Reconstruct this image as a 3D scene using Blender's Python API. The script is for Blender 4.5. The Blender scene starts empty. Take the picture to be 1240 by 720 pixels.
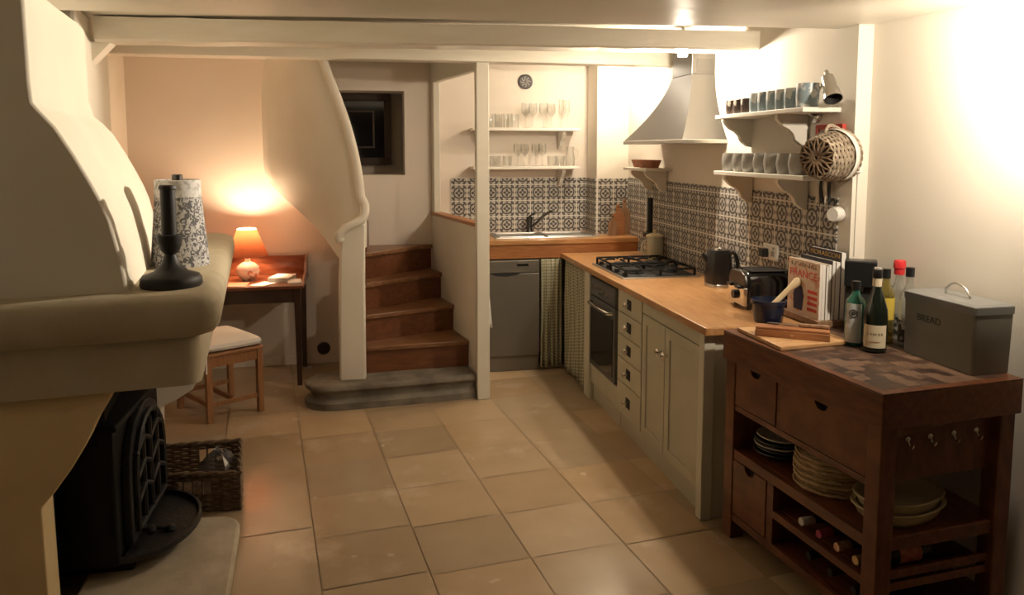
import bpy, bmesh, math, random
from mathutils import Matrix, Vector
random.seed(7)
PI = math.pi
sc = bpy.context.scene
COL = sc.collection
R = math.radians

# ------------------------------------------------------------------ materials
def _nt(name):
    m = bpy.data.materials.new(name); m.use_nodes = True
    nt = m.node_tree; b = nt.nodes['Principled BSDF']
    return m, nt, b

def L4(c): return (c[0], c[1], c[2], 1)

def M(name, col, rough=.5, metal=0, col2=None, vs=6, stretch=(1, 1, 1), bump=0, bs=60, coat=0, lo=.35, hi=.65, detail=4, spec=.5):
    m, nt, b = _nt(name)
    b.inputs['Base Color'].default_value = L4(col)
    b.inputs['Roughness'].default_value = rough
    b.inputs['Metallic'].default_value = metal
    b.inputs['Coat Weight'].default_value = coat
    b.inputs['Specular IOR Level'].default_value = spec
    if col2 or bump:
        tc = nt.nodes.new('ShaderNodeTexCoord')
        mp = nt.nodes.new('ShaderNodeMapping'); mp.inputs['Scale'].default_value = stretch
        nt.links.new(tc.outputs['Object'], mp.inputs['Vector'])
    if col2:
        n = nt.nodes.new('ShaderNodeTexNoise'); n.inputs['Scale'].default_value = vs; n.inputs['Detail'].default_value = detail
        nt.links.new(mp.outputs[0], n.inputs['Vector'])
        r = nt.nodes.new('ShaderNodeValToRGB')
        r.color_ramp.elements[0].position = lo; r.color_ramp.elements[1].position = hi
        r.color_ramp.elements[0].color = L4(col); r.color_ramp.elements[1].color = L4(col2)
        nt.links.new(n.outputs['Fac'], r.inputs['Fac']); nt.links.new(r.outputs['Color'], b.inputs['Base Color'])
    if bump:
        n2 = nt.nodes.new('ShaderNodeTexNoise'); n2.inputs['Scale'].default_value = bs; n2.inputs['Detail'].default_value = 3
        nt.links.new(mp.outputs[0], n2.inputs['Vector'])
        bp = nt.nodes.new('ShaderNodeBump'); bp.inputs['Strength'].default_value = bump; bp.inputs['Distance'].default_value = .01
        nt.links.new(n2.outputs['Fac'], bp.inputs['Height']); nt.links.new(bp.outputs[0], b.inputs['Normal'])
    return m

def glassy(name, tint, refl=.12, rough=.02, body=0.0, bodycol=(.8, .8, .8)):
    """thin clear glass: transparent + fresnel gloss, lets light through"""
    m = bpy.data.materials.new(name); m.use_nodes = True; nt = m.node_tree; nt.nodes.clear()
    out = nt.nodes.new('ShaderNodeOutputMaterial'); tr = nt.nodes.new('ShaderNodeBsdfTransparent'); tr.inputs[0].default_value = L4(tint)
    gl = nt.nodes.new('ShaderNodeBsdfGlossy'); gl.inputs['Roughness'].default_value = rough
    lw = nt.nodes.new('ShaderNodeLayerWeight'); lw.inputs[0].default_value = .35
    mt = nt.nodes.new('ShaderNodeMath'); mt.operation = 'MULTIPLY_ADD'; mt.inputs[1].default_value = .55; mt.inputs[2].default_value = refl
    nt.links.new(lw.outputs['Facing'], mt.inputs[0])
    mx = nt.nodes.new('ShaderNodeMixShader'); nt.links.new(mt.outputs[0], mx.inputs[0])
    nt.links.new(tr.outputs[0], mx.inputs[1]); nt.links.new(gl.outputs[0], mx.inputs[2])
    last = mx
    if body:
        df = nt.nodes.new('ShaderNodeBsdfDiffuse'); df.inputs[0].default_value = L4(bodycol)
        m2 = nt.nodes.new('ShaderNodeMixShader'); m2.inputs[0].default_value = body
        nt.links.new(mx.outputs[0], m2.inputs[1]); nt.links.new(df.outputs[0], m2.inputs[2]); last = m2
    nt.links.new(last.outputs[0], out.inputs[0])
    return m

class NB:                                   # tiny helper for math-node graphs
    def __init__(s, nt): s.nt = nt
    def op(s, o, a, b=None, c=None):
        n = s.nt.nodes.new('ShaderNodeMath'); n.operation = o
        for i, v in enumerate((a, b, c)):
            if v is None: continue
            if isinstance(v, (int, float)): n.inputs[i].default_value = v
            else: s.nt.links.new(v, n.inputs[i])
        return n.outputs[0]
    def band(s, v, lo, hi): return s.op('MULTIPLY', s.op('GREATER_THAN', v, lo), s.op('LESS_THAN', v, hi))

def tile_material():
    m, nt, b = _nt('patterned_tile'); N = NB(nt)
    tc = nt.nodes.new('ShaderNodeTexCoord'); sp = nt.nodes.new('ShaderNodeSeparateXYZ'); nt.links.new(tc.outputs['Object'], sp.inputs[0])
    T = .134
    def loc(o):
        f = N.op('FRACT', N.op('ADD', N.op('DIVIDE', o, T), 50.0))
        return N.op('ABSOLUTE', N.op('MULTIPLY_ADD', f, 2.0, -1.0))
    ax, ay = loc(sp.outputs['X']), loc(sp.outputs['Z'])
    r = N.op('SQRT', N.op('ADD', N.op('MULTIPLY', ax, ax), N.op('MULTIPLY', ay, ay)))
    cx, cy = N.op('SUBTRACT', 1.0, ax), N.op('SUBTRACT', 1.0, ay)
    rc = N.op('SQRT', N.op('ADD', N.op('MULTIPLY', cx, cx), N.op('MULTIPLY', cy, cy)))
    th = N.op('ARCTAN2', ay, ax)
    pet = N.op('ABSOLUTE', N.op('COSINE', N.op('MULTIPLY', th, 2.0)))
    flower = N.op('MULTIPLY', N.op('LESS_THAN', r, N.op('MULTIPLY_ADD', pet, .30, .16)), N.op('GREATER_THAN', r, .12))
    ring = N.band(r, .54, .72)
    corner = N.op('ADD', N.band(rc, .30, .52), N.op('LESS_THAN', rc, .16))
    leaf = N.op('MULTIPLY', N.op('LESS_THAN', N.op('ABSOLUTE', N.op('SUBTRACT', ax, ay)), .12), N.band(r, .62, 1.02))
    edge = N.op('MULTIPLY', N.op('LESS_THAN', N.op('MINIMUM', ax, ay), .14), N.band(N.op('MAXIMUM', ax, ay), .78, .92))
    s = N.op('MINIMUM', N.op('ADD', N.op('ADD', flower, ring), N.op('ADD', N.op('ADD', corner, leaf), edge)), 1.0)
    inside = N.op('LESS_THAN', N.op('MAXIMUM', ax, ay), .95)
    s = N.op('MULTIPLY', s, inside)
    mx = nt.nodes.new('ShaderNodeMix'); mx.data_type = 'RGBA'
    mx.inputs['A'].default_value = (.45, .42, .375, 1); mx.inputs['B'].default_value = (.075, .07, .066, 1)
    nt.links.new(s, mx.inputs['Factor'])
    g = nt.nodes.new('ShaderNodeMix'); g.data_type = 'RGBA'; g.inputs['A'].default_value = (.70, .68, .62, 1)
    nt.links.new(inside, g.inputs['Factor']); nt.links.new(mx.outputs['Result'], g.inputs['B'])
    nt.links.new(g.outputs['Result'], b.inputs['Base Color']); b.inputs['Roughness'].default_value = .4
    return m

def gingham():
    m, nt, b = _nt('gingham_cloth'); N = NB(nt)
    uv = nt.nodes.new('ShaderNodeUVMap'); sp = nt.nodes.new('ShaderNodeSeparateXYZ'); nt.links.new(uv.outputs[0], sp.inputs[0])
    def st(o): return N.op('GREATER_THAN', N.op('FRACT', N.op('MULTIPLY', o, 1 / .024)), .5)
    v = N.op('MULTIPLY', N.op('ADD', st(sp.outputs['X']), st(sp.outputs['Y'])), .5)
    r = nt.nodes.new('ShaderNodeValToRGB')
    r.color_ramp.elements[0].color = (.58, .54, .40, 1); r.color_ramp.elements[1].color = (.24, .24, .155, 1)
    nt.links.new(v, r.inputs[0]); nt.links.new(r.outputs[0], b.inputs['Base Color']); b.inputs['Roughness'].default_value = .9
    return m

def floor_material():
    m, nt, b = _nt('limestone_tile')
    at = nt.nodes.new('ShaderNodeVertexColor'); at.layer_name = 'tone'
    tc = nt.nodes.new('ShaderNodeTexCoord')
    n = nt.nodes.new('ShaderNodeTexNoise'); n.inputs['Scale'].default_value = 3.2; n.inputs['Detail'].default_value = 5
    nt.links.new(tc.outputs['Object'], n.inputs['Vector'])
    mx = nt.nodes.new('ShaderNodeMix'); mx.data_type = 'RGBA'; mx.blend_type = 'MULTIPLY'; mx.inputs['Factor'].default_value = .45
    r = nt.nodes.new('ShaderNodeValToRGB'); r.color_ramp.elements[0].position = .3; r.color_ramp.elements[1].position = .72
    r.color_ramp.elements[0].color = (.72, .66, .55, 1); r.color_ramp.elements[1].color = (1, 1, 1, 1)
    nt.links.new(n.outputs['Fac'], r.inputs[0]); nt.links.new(at.outputs[0], mx.inputs['A']); nt.links.new(r.outputs[0], mx.inputs['B'])
    nt.links.new(mx.outputs['Result'], b.inputs['Base Color'])
    n3 = nt.nodes.new('ShaderNodeTexNoise'); n3.inputs['Scale'].default_value = 2.1; n3.inputs['Detail'].default_value = 6; n3.inputs['Roughness'].default_value = .62
    nt.links.new(tc.outputs['Object'], n3.inputs['Vector'])
    r3 = nt.nodes.new('ShaderNodeValToRGB'); r3.color_ramp.elements[0].position = .56; r3.color_ramp.elements[1].position = .74
    r3.color_ramp.elements[0].color = (0, 0, 0, 1); r3.color_ramp.elements[1].color = (.55, .55, .55, 1); nt.links.new(n3.outputs['Fac'], r3.inputs[0])
    m3 = nt.nodes.new('ShaderNodeMix'); m3.data_type = 'RGBA'; m3.inputs['B'].default_value = (.66, .54, .42, 1)
    nt.links.new(r3.outputs[0], m3.inputs['Factor']); nt.links.new(mx.outputs['Result'], m3.inputs['A']); nt.links.new(m3.outputs['Result'], b.inputs['Base Color'])
    n2 = nt.nodes.new('ShaderNodeTexNoise'); n2.inputs['Scale'].default_value = 5; nt.links.new(tc.outputs['Object'], n2.inputs['Vector'])
    r2 = nt.nodes.new('ShaderNodeMapRange'); r2.inputs['To Min'].default_value = .10; r2.inputs['To Max'].default_value = .34
    nt.links.new(n2.outputs['Fac'], r2.inputs['Value']); nt.links.new(r2.outputs[0], b.inputs['Roughness'])
    return m

def endgrain():
    m, nt, b = _nt('end_grain_patchwork')
    tc = nt.nodes.new('ShaderNodeTexCoord')
    v = nt.nodes.new('ShaderNodeTexVoronoi'); v.inputs['Scale'].default_value = 19; v.distance = 'CHEBYCHEV'; v.inputs['Randomness'].default_value = .55
    nt.links.new(tc.outputs['Object'], v.inputs['Vector'])
    sp = nt.nodes.new('ShaderNodeSeparateColor'); nt.links.new(v.outputs['Color'], sp.inputs[0])
    n = nt.nodes.new('ShaderNodeTexNoise'); n.inputs['Scale'].default_value = 55; nt.links.new(tc.outputs['Object'], n.inputs['Vector'])
    ad = nt.nodes.new('ShaderNodeMath'); ad.operation = 'MULTIPLY_ADD'; ad.inputs[1].default_value = .5; nt.links.new(n.outputs['Fac'], ad.inputs[0]); nt.links.new(sp.outputs[0], ad.inputs[2])
    r = nt.nodes.new('ShaderNodeValToRGB'); e = r.color_ramp.elements
    e[0].position = .25; e[0].color = (.030, .015, .011, 1); e[1].position = 1.1; e[1].color = (.15, .088, .056, 1)
    x = e.new(.7); x.color = (.065, .034, .022, 1)
    nt.links.new(ad.outputs[0], r.inputs[0]); nt.links.new(r.outputs[0], b.inputs['Base Color']); b.inputs['Roughness'].default_value = .42
    return m

def toile():
    m, nt, b = _nt('toile_print')
    tc = nt.nodes.new('ShaderNodeTexCoord')
    n = nt.nodes.new('ShaderNodeTexNoise'); n.inputs['Scale'].default_value = 58; n.inputs['Detail'].default_value = 5; n.inputs['Distortion'].default_value = 1.2
    nt.links.new(tc.outputs['Object'], n.inputs['Vector'])
    r = nt.nodes.new('ShaderNodeValToRGB'); r.color_ramp.elements[0].position = .47; r.color_ramp.elements[1].position = .53
    r.color_ramp.elements[0].color = (.10, .10, .105, 1); r.color_ramp.elements[1].color = (.48, .47, .46, 1)
    nt.links.new(n.outputs['Fac'], r.inputs[0]); nt.links.new(r.outputs[0], b.inputs['Base Color']); b.inputs['Roughness'].default_value = .8
    return m

def translucent(name, col, col2, fac=.55):
    m = bpy.data.materials.new(name); m.use_nodes = True; nt = m.node_tree; nt.nodes.clear()
    out = nt.nodes.new('ShaderNodeOutputMaterial'); d = nt.nodes.new('ShaderNodeBsdfDiffuse'); t = nt.nodes.new('ShaderNodeBsdfTranslucent')
    d.inputs[0].default_value = L4(col); t.inputs[0].default_value = L4(col2)
    mx = nt.nodes.new('ShaderNodeMixShader'); mx.inputs[0].default_value = fac
    nt.links.new(d.outputs[0], mx.inputs[1]); nt.links.new(t.outputs[0], mx.inputs[2]); nt.links.new(mx.outputs[0], out.inputs[0])
    return m

def emit(name, col, st):
    m, nt, b = _nt(name); b.inputs['Emission Color'].default_value = L4(col); b.inputs['Emission Strength'].default_value = st
    b.inputs['Base Color'].default_value = L4(col); return m

PLASTER = M('cream_plaster', (.78, .73, .64), .75, col2=(.72, .66, .56), vs=2.2, bump=.12, bs=7)
WHITEW = M('white_wall_paint', (.80, .75, .67), .8, col2=(.76, .71, .62), vs=1.5, bump=.06, bs=9)
PINKW = M('warm_wall_paint', (.77, .69, .61), .85, col2=(.73, .65, .57), vs=1.3, bump=.06, bs=9)
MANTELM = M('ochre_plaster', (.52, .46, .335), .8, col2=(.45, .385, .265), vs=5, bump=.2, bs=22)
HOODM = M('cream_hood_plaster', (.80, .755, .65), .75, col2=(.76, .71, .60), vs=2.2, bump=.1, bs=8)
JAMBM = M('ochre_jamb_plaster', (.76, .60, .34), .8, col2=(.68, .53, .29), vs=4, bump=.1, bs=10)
BEAM = M('cream_beam_paint', (.81, .77, .67), .42, col2=(.75, .70, .59), vs=3, stretch=(.6, 5, 5), bump=.15, bs=10)
CEIL = M('cream_ceiling_paint', (.82, .78, .69), .45, col2=(.77, .73, .63), vs=2, stretch=(.5, 2, 1), bump=.08, bs=8)
TRIMW = M('cream_gloss_paint', (.74, .70, .60), .4)
SHELFW = M('white_shelf_paint', (.76, .73, .66), .5)
CABP = M('sage_cream_paint', (.57, .54, .42), .45, col2=(.53, .50, .38), vs=4)
POSTP = M('ivory_paint', (.66, .63, .52), .45)
OAK = M('oak_worktop', (.44, .215, .080), .32, col2=(.54, .30, .13), vs=9, stretch=(7, 1, 7), bump=.03, bs=60, coat=.15)
OAKX = M('oak_worktop_cross', (.42, .195, .07), .34, col2=(.52, .275, .11), vs=9, stretch=(1, 7, 7), coat=.15)
OAKD = M('oak_fascia', (.34, .13, .045), .4, col2=(.42, .18, .06), vs=9, stretch=(1, 8, 8))
WALNUT = M('dark_acacia_wood', (.095, .029, .012), .36, col2=(.17, .058, .022), vs=7, stretch=(6, 1, 6), coat=.15)
WALNUTV = M('dark_acacia_board', (.105, .033, .013), .38, col2=(.185, .066, .025), vs=6, stretch=(5, 1.2, 2), coat=.12)
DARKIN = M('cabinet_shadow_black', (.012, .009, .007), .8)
STAIRW = M('chestnut_stair_wood', (.14, .048, .020), .38, col2=(.20, .075, .030), vs=6, stretch=(1.2, 7, 7), coat=.1)
STAIRT = M('worn_tread_wood', (.19, .085, .036), .36, col2=(.27, .13, .058), vs=6, stretch=(1.2, 7, 7), coat=.1)
STONE = M('grey_stone', (.13, .11, .085), .8, col2=(.23, .20, .155), vs=7, bump=.5, bs=22)
HEARTHM = M('pale_hearth_stone', (.44, .37, .27), .7, col2=(.60, .53, .42), vs=5, bump=.3, bs=18)
CHAIRW = M('brown_beech_wood', (.27, .12, .045), .45, col2=(.36, .17, .07), vs=8, stretch=(6, 6, 1))
DESKW = M('mahogany_wood', (.16, .045, .018), .3, col2=(.26, .085, .035), vs=6, stretch=(1, 6, 6), coat=.3)
DESKD = M('dark_desk_wood', (.035, .018, .012), .4, col2=(.06, .03, .02), vs=6)
CUSH = M('cream_cushion_cloth', (.88, .84, .79), .95, bump=.2, bs=90)
IRON = M('black_cast_iron', (.008, .008, .008), .55, bump=.15, bs=80, spec=.2)
IRONG = M('grey_black_iron', (.020, .020, .021), .45, bump=.2, bs=70, spec=.35)
SOOT = M('sooty_brick', (.012, .010, .009), .95)
BLACKP = M('black_plastic', (.012, .012, .013), .3)
BLACKM = M('black_matt', (.016, .016, .017), .55)
GLOSSBL = M('gloss_black', (.008, .008, .009), .12, coat=.3)
STEEL = M('brushed_steel', (.62, .61, .59), .28, 1)
STEELH = M('hood_steel', (.12, .115, .108), .36, 1)
STEELDW = M('grey_steel_paint', (.20, .182, .152), .38, .5)
CHROME = M('chrome', (.75, .74, .72), .14, 1)
DARKMET = M('dark_metal', (.10, .095, .09), .35, 1)
OVENG = M('oven_glass', (.010, .011, .012), .08)
OVENS = M('oven_grey_steel', (.16, .165, .17), .35, .8)
WICK = M('brown_wicker', (.10, .062, .036), .7, col2=(.22, .145, .085), vs=40)
WICKG = M('grey_wicker', (.22, .17, .12), .75, col2=(.46, .38, .29), vs=45)
RATTAN = M('straw_rattan', (.40, .27, .14), .8, col2=(.58, .43, .25), vs=40)
WHITEP = M('white_plastic', (.78, .76, .72), .4)
WHITEC = M('white_cloth', (.75, .72, .66), .9)
PAPER = M('white_paper', (.80, .78, .74), .8)
BROWNC = M('brown_mug_glaze', (.06, .04, .034), .35, col2=(.55, .50, .45), vs=22, lo=.55, hi=.60)
BLUEC = M('blue_white_mug_glaze', (.24, .31, .35), .35, col2=(.66, .67, .66), vs=20, lo=.50, hi=.56)
GREYC = M('grey_mug_glaze', (.30, .285, .26), .4, col2=(.36, .345, .32), vs=10)
TERRA = M('terracotta', (.34, .13, .07), .6, col2=(.46, .20, .11), vs=18)
CREAMC = M('cream_stoneware', (.62, .53, .34), .3)
DARKC = M('dark_green_stoneware', (.06, .065, .05), .35)
PALEC = M('pale_stoneware', (.55, .52, .45), .35)
BOARDW = M('beech_board', (.48, .26, .11), .5, col2=(.58, .35, .17), vs=8, stretch=(1, 8, 8))
BOXW = M('teak_box', (.30, .115, .045), .45, col2=(.40, .18, .075), vs=8, stretch=(1, 8, 8))
OLDW = M('old_board_wood', (.22, .12, .065), .6, col2=(.34, .20, .11), vs=8, stretch=(8, 8, 1))
BINM = M('grey_bin_enamel', (.22, .215, .185), .42)
BINL = M('grey_bin_lid_enamel', (.20, .202, .195), .40)
LETTER = M('dark_lettering', (.05, .05, .045), .6)
TEXTC = M('brown_ink', (.09, .045, .02), .7)
NAVY = M('navy_glaze', (.014, .02, .045), .22)
PESTLE = M('pale_pestle_wood', (.60, .46, .27), .6)
GREENB = M('green_bottle_glass', (.02, .11, .075), .06, coat=.4)
DARKB = M('black_green_bottle_glass', (.008, .012, .008), .06, coat=.4)
LABELC = M('cream_label', (.66, .57, .40), .7)
LABELG = M('pale_gin_label', (.55, .60, .60), .6)
LABELY = M('yellow_label', (.62, .46, .07), .6)
LABELR = M('red_label', (.52, .10, .06), .6, col2=(.66, .30, .16), vs=30)
LABELB = M('black_white_label', (.03, .03, .03), .6, col2=(.5, .5, .46), vs=35, lo=.5, hi=.6)
REDCAP = M('red_cap', (.60, .03, .035), .35)
CREAMCAP = M('silver_foil', (.66, .63, .58), .35, .6)
COPPER = M('copper_foil', (.55, .24, .12), .35, .6, col2=(.75, .60, .45), vs=60)
GOLD = M('gold_foil', (.68, .50, .24), .3, .7)
MAGENTA = M('magenta_foil', (.35, .05, .12), .4, .3)
REDP = M('red_print', (.62, .06, .05), .6)
COVER = M('peach_cover', (.70, .53, .40), .55, col2=(.62, .30, .20), vs=25, lo=.55, hi=.62)
COVERW = M('pale_cover', (.66, .58, .47), .5)
SPINEG = M('grey_cover', (.40, .38, .34), .5)
SPINEK = M('charcoal_cover', (.04, .04, .05), .5)
NAVYP = M('dark_blue_print', (.03, .025, .07), .6)
OCHREP = M('ochre_print', (.50, .30, .08), .6)
REDFRAME = M('red_frame_paint', (.50, .05, .03), .5)
PICT = M('pale_red_print', (.60, .20, .14), .6, col2=(.70, .45, .35), vs=14)
WINW = M('dark_window_wood', (.035, .018, .012), .45)
NIGHT = M('night_window_glass', (.004, .004, .005), .08)
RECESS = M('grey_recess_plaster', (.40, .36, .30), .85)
SHADE = translucent('orange_shade_cloth', (.42, .15, .085), (.065, .018, .007), .5)
SHADET = translucent('cream_shade_trim', (.75, .55, .4), (.9, .6, .4), .4)
BULB = emit('warm_bulb', (1, .72, .42), 170)
SPOTE = emit('warm_spot_lens', (1, .80, .55), 60)
CERL = M('white_glass_lamp_base', (.80, .70, .62), .15, coat=.4, col2=(.55, .22, .12), vs=14, lo=.58, hi=.62)
CLEAR = glassy('clear_glass', (.975, .98, .975), .03)
CLEARB = glassy('clear_bottle_glass', (.86, .88, .85), .08, body=.10)
CLEARP = glassy('clear_plastic_film', (.85, .85, .85), .12, rough=.15, body=.12)
AMBER = glassy('pale_yellow_bottle_glass', (.70, .62, .30), .08, body=.15, bodycol=(.5, .42, .12))
JARG = M('cream_glazed_jar', (.50, .45, .33), .25, coat=.3)
TILE = tile_material(); GING = gingham(); FLOORM = floor_material(); ENDG = endgrain(); TOILE = toile()
GROUT = M('dark_grout', (.27, .20, .12), .9)

# ------------------------------------------------------------------ mesh helpers
def nb(): return bmesh.new()

def box(bm, a, b, X=None):
    x0, y0, z0 = a; x1, y1, z1 = b
    vs = [bm.verts.new(v) for v in ((x0, y0, z0), (x1, y0, z0), (x1, y1, z0), (x0, y1, z0), (x0, y0, z1), (x1, y0, z1), (x1, y1, z1), (x0, y1, z1))]
    if X is not None:
        for v in vs: v.co = X @ v.co
    for f in ((3, 2, 1, 0), (4, 5, 6, 7), (0, 1, 5, 4), (1, 2, 6, 5), (2, 3, 7, 6), (3, 0, 4, 7)): bm.faces.new([vs[i] for i in f])
    return bm

def prism(bm, poly, axis, a, b, X=None):
    """poly in the two remaining axes (cyclic order), extruded along axis from a to b"""
    def mk(p, h):
        c = {'z': (p[0], p[1], h), 'y': (p[0], h, p[1]), 'x': (h, p[0], p[1])}[axis]
        c = Vector(c); return bm.verts.new(X @ c if X is not None else c)
    A = [mk(p, a) for p in poly]; B = [mk(p, b) for p in poly]; n = len(poly)
    bm.faces.new(A[::-1]); bm.faces.new(B)
    for i in range(n): bm.faces.new((A[i], A[(i + 1) % n], B[(i + 1) % n], B[i]))
    return bm

def lathe(bm, prof, c=(0, 0, 0), seg=24, X=None, a0=0, a1=2 * PI, cap=True):
    full = abs(a1 - a0 - 2 * PI) < 1e-6
    rings = []
    n = seg if full else seg + 1
    for r, z in prof:
        ring = []
        for i in range(n):
            a = a0 + (a1 - a0) * i / seg
            v = Vector((c[0] + r * math.cos(a), c[1] + r * math.sin(a), c[2] + z))
            ring.append(bm.verts.new(X @ v if X is not None else v))
        rings.append(ring)
    for k in range(len(rings) - 1):
        for i in range(seg):
            j = (i + 1) % n
            bm.faces.new((rings[k][i], rings[k][j], rings[k + 1][j], rings[k + 1][i]))
    if cap and full:
        if prof[0][0] > 1e-5: bm.faces.new(rings[0][::-1])
        if prof[-1][0] > 1e-5: bm.faces.new(rings[-1])
    return bm

def tube(bm, pts, r, seg=8, closed=False, rs=None):
    pts = [Vector(p) for p in pts]; n = len(pts); rings = []
    up = None
    for i, p in enumerate(pts):
        if closed: d = pts[(i + 1) % n] - pts[i - 1]
        else: d = pts[min(i + 1, n - 1)] - pts[max(i - 1, 0)]
        d.normalize()
        if up is None or abs(up.dot(d)) > .98: up = Vector((0, 0, 1)) if abs(d.z) < .9 else Vector((1, 0, 0))
        u = d.cross(up).normalized(); w = u.cross(d).normalized(); up = w
        rr = rs[i] if rs else r
        rings.append([bm.verts.new(p + (u * math.cos(2 * PI * k / seg) + w * math.sin(2 * PI * k / seg)) * rr) for k in range(seg)])
    for i in range(n if closed else n - 1):
        A = rings[i]; B = rings[(i + 1) % n]
        for k in range(seg): bm.faces.new((A[k], A[(k + 1) % seg], B[(k + 1) % seg], B[k]))
    if not closed: bm.faces.new(rings[0][::-1]); bm.faces.new(rings[-1])
    return bm

def grid(bm, P, uvf=None, close=False):
    """P: rows of points"""
    V = [[bm.verts.new(p) for p in row] for row in P]
    uvl = bm.loops.layers.uv.verify() if uvf else None
    for i in range(len(V) - 1):
        for j in range(len(V[0]) - 1):
            f = bm.faces.new((V[i][j], V[i][j + 1], V[i + 1][j + 1], V[i + 1][j]))
            if uvf:
                for lp, (a, b) in zip(f.loops, ((i, j), (i, j + 1), (i + 1, j + 1), (i + 1, j))): lp[uvl].uv = uvf(a, b)
    return bm

def stack(bm, levels):
    """levels: list of (polygon2d, z) with equal counts"""
    rings = [[bm.verts.new((p[0], p[1], z)) for p in poly] for poly, z in levels]
    n = len(rings[0])
    bm.faces.new(rings[0][::-1]); bm.faces.new(rings[-1])
    for k in range(len(rings) - 1):
        for i in range(n): bm.faces.new((rings[k][i], rings[k][(i + 1) % n], rings[k + 1][(i + 1) % n], rings[k + 1][i]))
    return bm

def wmat(o):
    m = o.matrix_basis.copy()
    while o.parent: o = o.parent; m = o.matrix_basis @ m
    return m

def obj(name, bm, mat, parent=None, smooth=False, bev=0, W=False, solid=0, sub=0, seg=2, label=None):
    if W and parent is not None: bm.transform(wmat(parent).inverted())
    bmesh.ops.recalc_face_normals(bm, faces=bm.faces[:])
    me = bpy.data.meshes.new(name); bm.to_mesh(me); bm.free()
    for m in (mat if isinstance(mat, (list, tuple)) else [mat]): me.materials.append(m)
    if smooth:
        me.polygons.foreach_set('use_smooth', [True] * len(me.polygons))
        try: me.set_sharp_from_angle(angle=R(42))
        except Exception: pass
    o = bpy.data.objects.new(name, me); COL.objects.link(o)
    if parent is not None: o.parent = parent
    if solid:
        s = o.modifiers.new('thickness', 'SOLIDIFY'); s.thickness = abs(solid); s.offset = 1 if solid > 0 else -1
    if bev:
        b = o.modifiers.new('bevel', 'BEVEL'); b.width = bev; b.segments = seg; b.limit_method = 'ANGLE'; b.angle_limit = R(35)
    if sub:
        s = o.modifiers.new('subdivision', 'SUBSURF'); s.levels = sub; s.render_levels = sub
    if label: o['label'] = label
    return o

def tag(o, label, cat, group=None):
    o['label'] = label; o['category'] = cat
    if group: o['group'] = group
    return o

def thing(name, label, cat, loc=(0, 0, 0), rz=0, group=None, rot=None):
    o = bpy.data.objects.new(name, None); COL.objects.link(o); o.empty_display_size = .1
    o.location = loc; o.rotation_euler = rot if rot else (0, 0, rz)
    return tag(o, label, cat, group)

def struct(name, bm, mat, **k):
    o = obj(name, bm, mat, **k); o['kind'] = 'structure'; return o

def dup(o, loc, label, rz=None, parent=None):
    c = o.copy(); COL.objects.link(c)
    if parent is None:
        c.location = loc; c['label'] = label
        if rz is not None: c.rotation_euler = (0, 0, rz)
    else: c.parent = parent
    for ch in [x for x in bpy.data.objects if x.parent == o]: dup(ch, None, None, None, c)
    return c

def text(name, body, size, mat, parent, M4, extrude=.0006, width=None, W=True):
    cu = bpy.data.curves.new(name, 'FONT'); cu.body = body; cu.size = size; cu.extrude = extrude; cu.align_x = 'CENTER'; cu.align_y = 'CENTER'
    t = bpy.data.objects.new(name + '_tmp', cu); COL.objects.link(t)
    dg = bpy.context.evaluated_depsgraph_get(); me = bpy.data.meshes.new_from_object(t.evaluated_get(dg))
    bpy.data.objects.remove(t)
    bm = nb(); bm.from_mesh(me); bpy.data.meshes.remove(me)
    if width:
        xs = [v.co.x for v in bm.verts]; s = width / (max(xs) - min(xs)); bmesh.ops.scale(bm, vec=(s, 1, 1), verts=bm.verts[:])
    bm.transform(M4)
    return obj(name, bm, mat, parent, W=W)

def frameM(o, ex, ey):                       # matrix taking text XY to plane with origin o, axes ex, ey
    ex = Vector(ex).normalized(); ey = Vector(ey).normalized(); ez = ex.cross(ey)
    return Matrix(((ex.x, ey.x, ez.x, o[0]), (ex.y, ey.y, ez.y, o[1]), (ex.z, ey.z, ez.z, o[2]), (0, 0, 0, 1)))

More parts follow.
